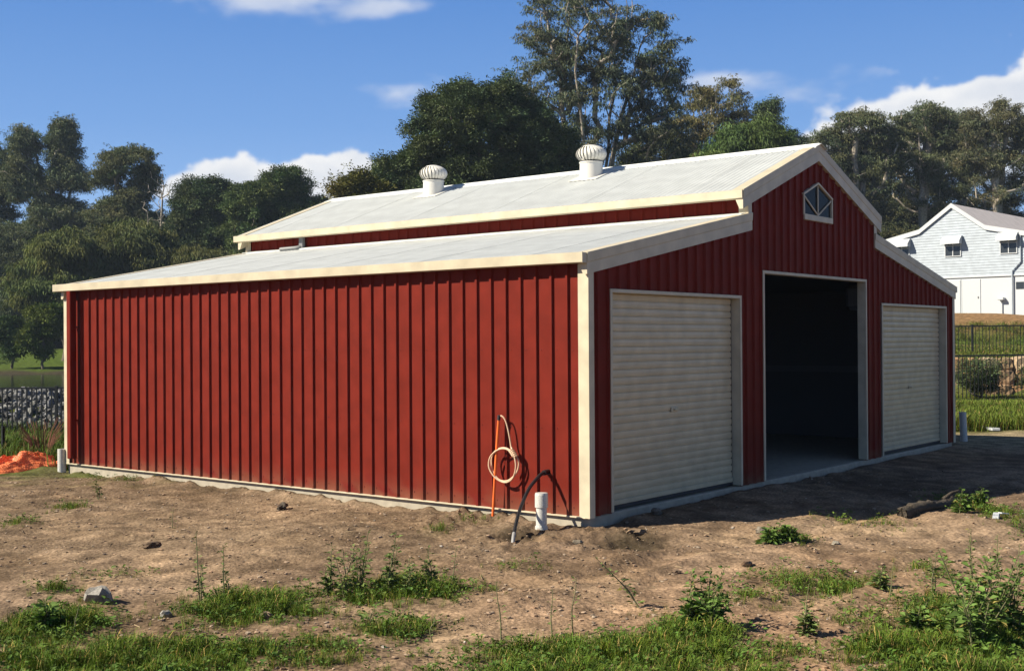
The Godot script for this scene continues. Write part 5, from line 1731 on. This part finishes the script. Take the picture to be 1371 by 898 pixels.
# ------------------------------------------------------------------ weeds of the yard
func weed(label: String, x: float, z: float, h: float, kind: String) -> void:
	var rng := RandomNumberGenerator.new()
	rng.seed = hash(label)
	h *= 1.22
	var T := thing("weed_plant", label, "weed", Vector3(x, height(x, z), z), 0.0, "weeds growing in the yard")
	var stem := Shape.new()
	var leaves := Shape.new()
	var stems := 1
	var leafy := 10
	var size := 0.030
	var spread := 0.12
	match kind:
		"tall": leafy = 24; size = 0.034; stems = 2
		"thin": leafy = 12; size = 0.028; spread = 0.2
		"leaf": leafy = 26; size = 0.042; stems = 4; spread = 0.3
		"bush": leafy = 20; size = 0.058; stems = 9; spread = 0.6
		"lean": leafy = 22; size = 0.036; spread = 0.9; stems = 2
		"broad": leafy = 5; size = 0.10; stems = 2; spread = 0.4
	for k in stems:
		var hh := h * (1.0 if k == 0 else rng.randf_range(0.45, 0.9))
		var a := rng.randf() * TAU
		if kind == "lean": a = -2.4 + k * 0.3
		var tip := Vector3(cos(a) * spread * hh * (1.0 if kind == "lean" else rng.randf_range(0.3, 1.0)), hh, sin(a) * spread * hh * (1.0 if kind == "lean" else rng.randf_range(0.3, 1.0)))
		var line := smooth([Vector3(cos(a), 0, sin(a)) * 0.01 * k - Vector3(0, 0.02, 0), tip * 0.35 + Vector3(rng.randf_range(-0.02, 0.02), 0.02, rng.randf_range(-0.02, 0.02)), tip * 0.7 + Vector3(0, 0.01, 0), tip], 8)
		var rr := []
		for i in 9: rr.append(lerpf(0.0042, 0.0014, i / 8.0) * (1.0 + h))
		stem.tube(line, rr, 5, false)
		for i in leafy:
			var t := lerpf(0.12, 1.0, (i + rng.randf()) / leafy)
			var p: Vector3 = line[int(t * 7.99)].lerp(line[mini(int(t * 7.99) + 1, 8)], t * 8.0 - int(t * 7.99))
			var b := rng.randf() * TAU
			var d := Vector3(cos(b), rng.randf_range(-0.15, 0.75), sin(b)).normalized()
			var l := size * rng.randf_range(0.6, 1.25) * (1.15 - 0.55 * t)
			var pet := p + d * l * 0.5
			var g := rng.randf_range(0.75, 1.3)
			var col := Color(0.125 * g, 0.172 * g, 0.055 * g)
			if kind == "bush": col = Color(0.112 * g, 0.182 * g, 0.045 * g)
			if rng.randf() < 0.05: col = Color(0.22, 0.19, 0.06) * g
			stem.tube([p, pet], [0.0012, 0.0009], 3, false)
			leaf_blade(leaves, pet, d, l * 1.3, 0.55 if kind != "broad" else 0.26, col, rng)
			if kind in ["tall", "leaf", "bush"]:
				var d2 := (d + Vector3(rng.randf_range(-0.9, 0.9), 0.3, rng.randf_range(-0.9, 0.9))).normalized()
				leaf_blade(leaves, p + d2 * l * 0.3, d2, l * 0.8, 0.5, col * 0.9, rng)
	stem.tint = Color.WHITE
	piece("stem", stem.mesh(), M.stem, T)
	piece("leaves", leaves.mesh(), M.grass, T)

func build_weeds() -> void:
	M.stem = mat("weed_stem", Color(0.13, 0.13, 0.055), 0.7)
	for q in [
		["tallest thin weed alone on the bare dirt above the grass strip", -4.24, -0.32, 0.40, "tall"], ["slender weed just past the tallest thin weed", -4.13, -0.18, 0.32, "tall"], ["short sprig at the foot of the tallest thin weed", -4.12, -0.41, 0.21, "thin"],
		["first leafy weed of the cluster before the long wall", -3.52, 0.20, 0.28, "leaf"], ["arching leafy weed in the cluster's near side", -3.53, 0.38, 0.31, "leaf"], ["upright bushy weed in the middle of the cluster", -3.33, 0.32, 0.36, "leaf"], ["tallest pale-tipped weed of the cluster before the long wall", -3.26, 0.54, 0.37, "leaf"], ["low leafy weed hugging the cluster's grass", -3.27, 0.73, 0.21, "leaf"], ["leafy weed on the barn side of the cluster", -2.99, 0.69, 0.24, "leaf"], ["last thin weed of the cluster towards the hose", -2.80, 0.72, 0.25, "thin"],
		["squat weed with a few broad upright leaves on the bare dirt", -4.07, 1.20, 0.12, "broad"],
		["wispy weed rising by the verge grass below the corner post", -3.93, 2.11, 0.31, "thin"], ["short wispy weed between two taller ones at the verge", -3.52, 2.18, 0.23, "thin"], ["thin reddish-soil weed nearest the leaning weed", -3.37, 2.23, 0.28, "thin"],
		["leaning weed with a bare dark tip tilting over the dirt", -2.59, 2.23, 0.28, "lean"],
		["tall bushy green weed at the crest of the verge grass", -2.76, 2.81, 0.34, "bush"], ["lower bushy weed at the foot of the tall bushy one", -2.87, 2.79, 0.23, "bush"], ["small bushy weed on the roller-door side of the tall bushy one", -2.84, 2.93, 0.18, "bush"],
		["spindly weed among pebbles at the verge", -2.61, 3.39, 0.25, "thin"], ["spindly weed closest to the camera on the pebbly ground", -2.74, 3.75, 0.19, "thin"], ["thin weed on the stony rise below the log", -1.28, 3.41, 0.21, "thin"],
		["big bright leafy weed on the grassy mound at the verge", -2.00, 4.20, 0.44, "bush"], ["densest leafy weed in the middle of the grassy mound", -2.12, 4.34, 0.42, "bush"], ["leafy weed at the edge of the view on the grassy mound", -1.90, 4.38, 0.42, "bush"], ["leafy weed on the near slope of the grassy mound", -2.40, 4.26, 0.33, "bush"], ["lowest leafy weed at the bottom of the grassy mound", -2.58, 4.42, 0.30, "bush"],
		["tall thin weed behind the grassy mound", -0.76, 4.10, 0.31, "thin"], ["thin branching weed up the slope from the grassy mound", -0.28, 3.65, 0.30, "tall"], ["small leafy weed at the shadow's edge past the log", 2.83, 2.58, 0.19, "bush"], ["tiny leafy weed by the end of the log", 3.57, 2.51, 0.17, "bush"],
		["small thin weed far along by the downpipe end of the wall", -1.52, -5.82, 0.26, "tall"], ["thin sprig halfway along the long wall", -2.28, -3.36, 0.16, "thin"],
		["low bushy weed in the grass by the pale fieldstone", -5.35, -0.40, 0.15, "bush"], ["thin weed beside the low bushy one near the fieldstone", -5.29, -0.17, 0.16, "thin"],
		["green leafy tuft at the shadow's edge before the open doorway", 0.34, 1.88, 0.13, "bush"], ["smaller leafy tuft beside the one before the doorway", 0.19, 1.81, 0.10, "bush"], ["leafy weed among pebbles between two verge clumps", -2.60, 3.41, 0.15, "leaf"], ["thin sprig by the squat broad-leaved weed", -4.09, 1.72, 0.12, "thin"],
		["leafy weed on the slope behind the pebbly rise", -1.09, 3.65, 0.26, "tall"], ["small leafy weed on the open slope below the log", -1.07, 3.27, 0.11, "leaf"], ["thin weed at the view's edge above the grassy mound", -0.17, 3.80, 0.26, "tall"], ["bushy weed low before the grassy mound", -2.20, 3.93, 0.19, "bush"]]:
		weed(q[0], q[1], q[2], q[3], q[4])
	# dry brown weed over the netting
	var rng := RandomNumberGenerator.new()
	rng.seed = 5
	var dry := Shape.new()
	for i in 60:
		var a := rng.randf() * TAU
		var tip := Vector3(cos(a) * 0.35, rng.randf_range(0.35, 0.75), sin(a) * 0.35)
		dry.tube([Vector3(cos(a), 0, sin(a)) * 0.06, tip * 0.6 + Vector3(0, 0.08, 0), tip], [0.008, 0.006, 0.003], 4, false)
	var dp := spot(-7.55, 19.3)
	tag(piece("dead_weed", dry.mesh(), mat("dry_stalk", Color(0.20, 0.085, 0.05), 0.9), null, Transform3D(Basis(), dp)), "dry reddish-brown weed standing behind the orange netting", "weed")

# ------------------------------------------------------------------ scene
func _ready() -> void:
	var cam := Camera3D.new()
	cam.name = "camera"
	cam.position = EYE
	cam.rotation = Vector3(0.004282, -0.898215, -0.006716)
	cam.fov = 31.09
	cam.near = 0.1
	cam.far = 3000.0
	cam.current = true
	add_child(cam)
	var env := Environment.new()
	env.background_mode = Environment.BG_SKY
	var sky := Sky.new()
	var pano := PanoramaSkyMaterial.new()
	pano.panorama = make_sky()
	sky.sky_material = pano
	env.sky = sky
	env.ambient_light_source = Environment.AMBIENT_SOURCE_SKY
	env.tonemap_mode = Environment.TONE_MAPPER_LINEAR
	env.tonemap_exposure = 1.9
	env.fog_enabled = true
	env.fog_density = 0.0003
	env.fog_light_color = Color(0.80, 0.88, 1.0)
	env.sdfgi_enabled = true
	env.ssao_enabled = true
	env.ssil_enabled = true
	var we := WorldEnvironment.new()
	we.name = "world_environment"
	we.environment = env
	add_child(we)
	var sun := DirectionalLight3D.new()
	sun.name = "sun"
	sun.light_energy = 1.6
	sun.light_color = Color(1.0, 0.955, 0.87)
	sun.light_angular_distance = 0.5
	sun.shadow_enabled = true
	sun.sky_mode = DirectionalLight3D.SKY_MODE_LIGHT_ONLY
	var ray := Vector3(1.0, -0.93, 0.77).normalized()
	sun.basis = Basis.looking_at(ray, Vector3.UP)
	add_child(sun)

	rough_noise.seed = 1; rough_noise.frequency = 1.3; rough_noise.fractal_octaves = 4
	clod_noise.seed = 2; clod_noise.frequency = 6.0; clod_noise.fractal_octaves = 3
	wide_noise.seed = 3; wide_noise.frequency = 0.22; wide_noise.fractal_octaves = 3
	hill_noise.seed = 6; hill_noise.frequency = 0.03; hill_noise.fractal_octaves = 3
	make_materials()
	build_ground()
	build_barn()
	build_house()
	build_far_walls()
	build_services()
	build_trees()
	build_weeds()
	build_grass()
	build_gravel()
	for o in find_children("*", "Node3D", true, false):
		if o.has_meta("_kids"): o.remove_meta("_kids")
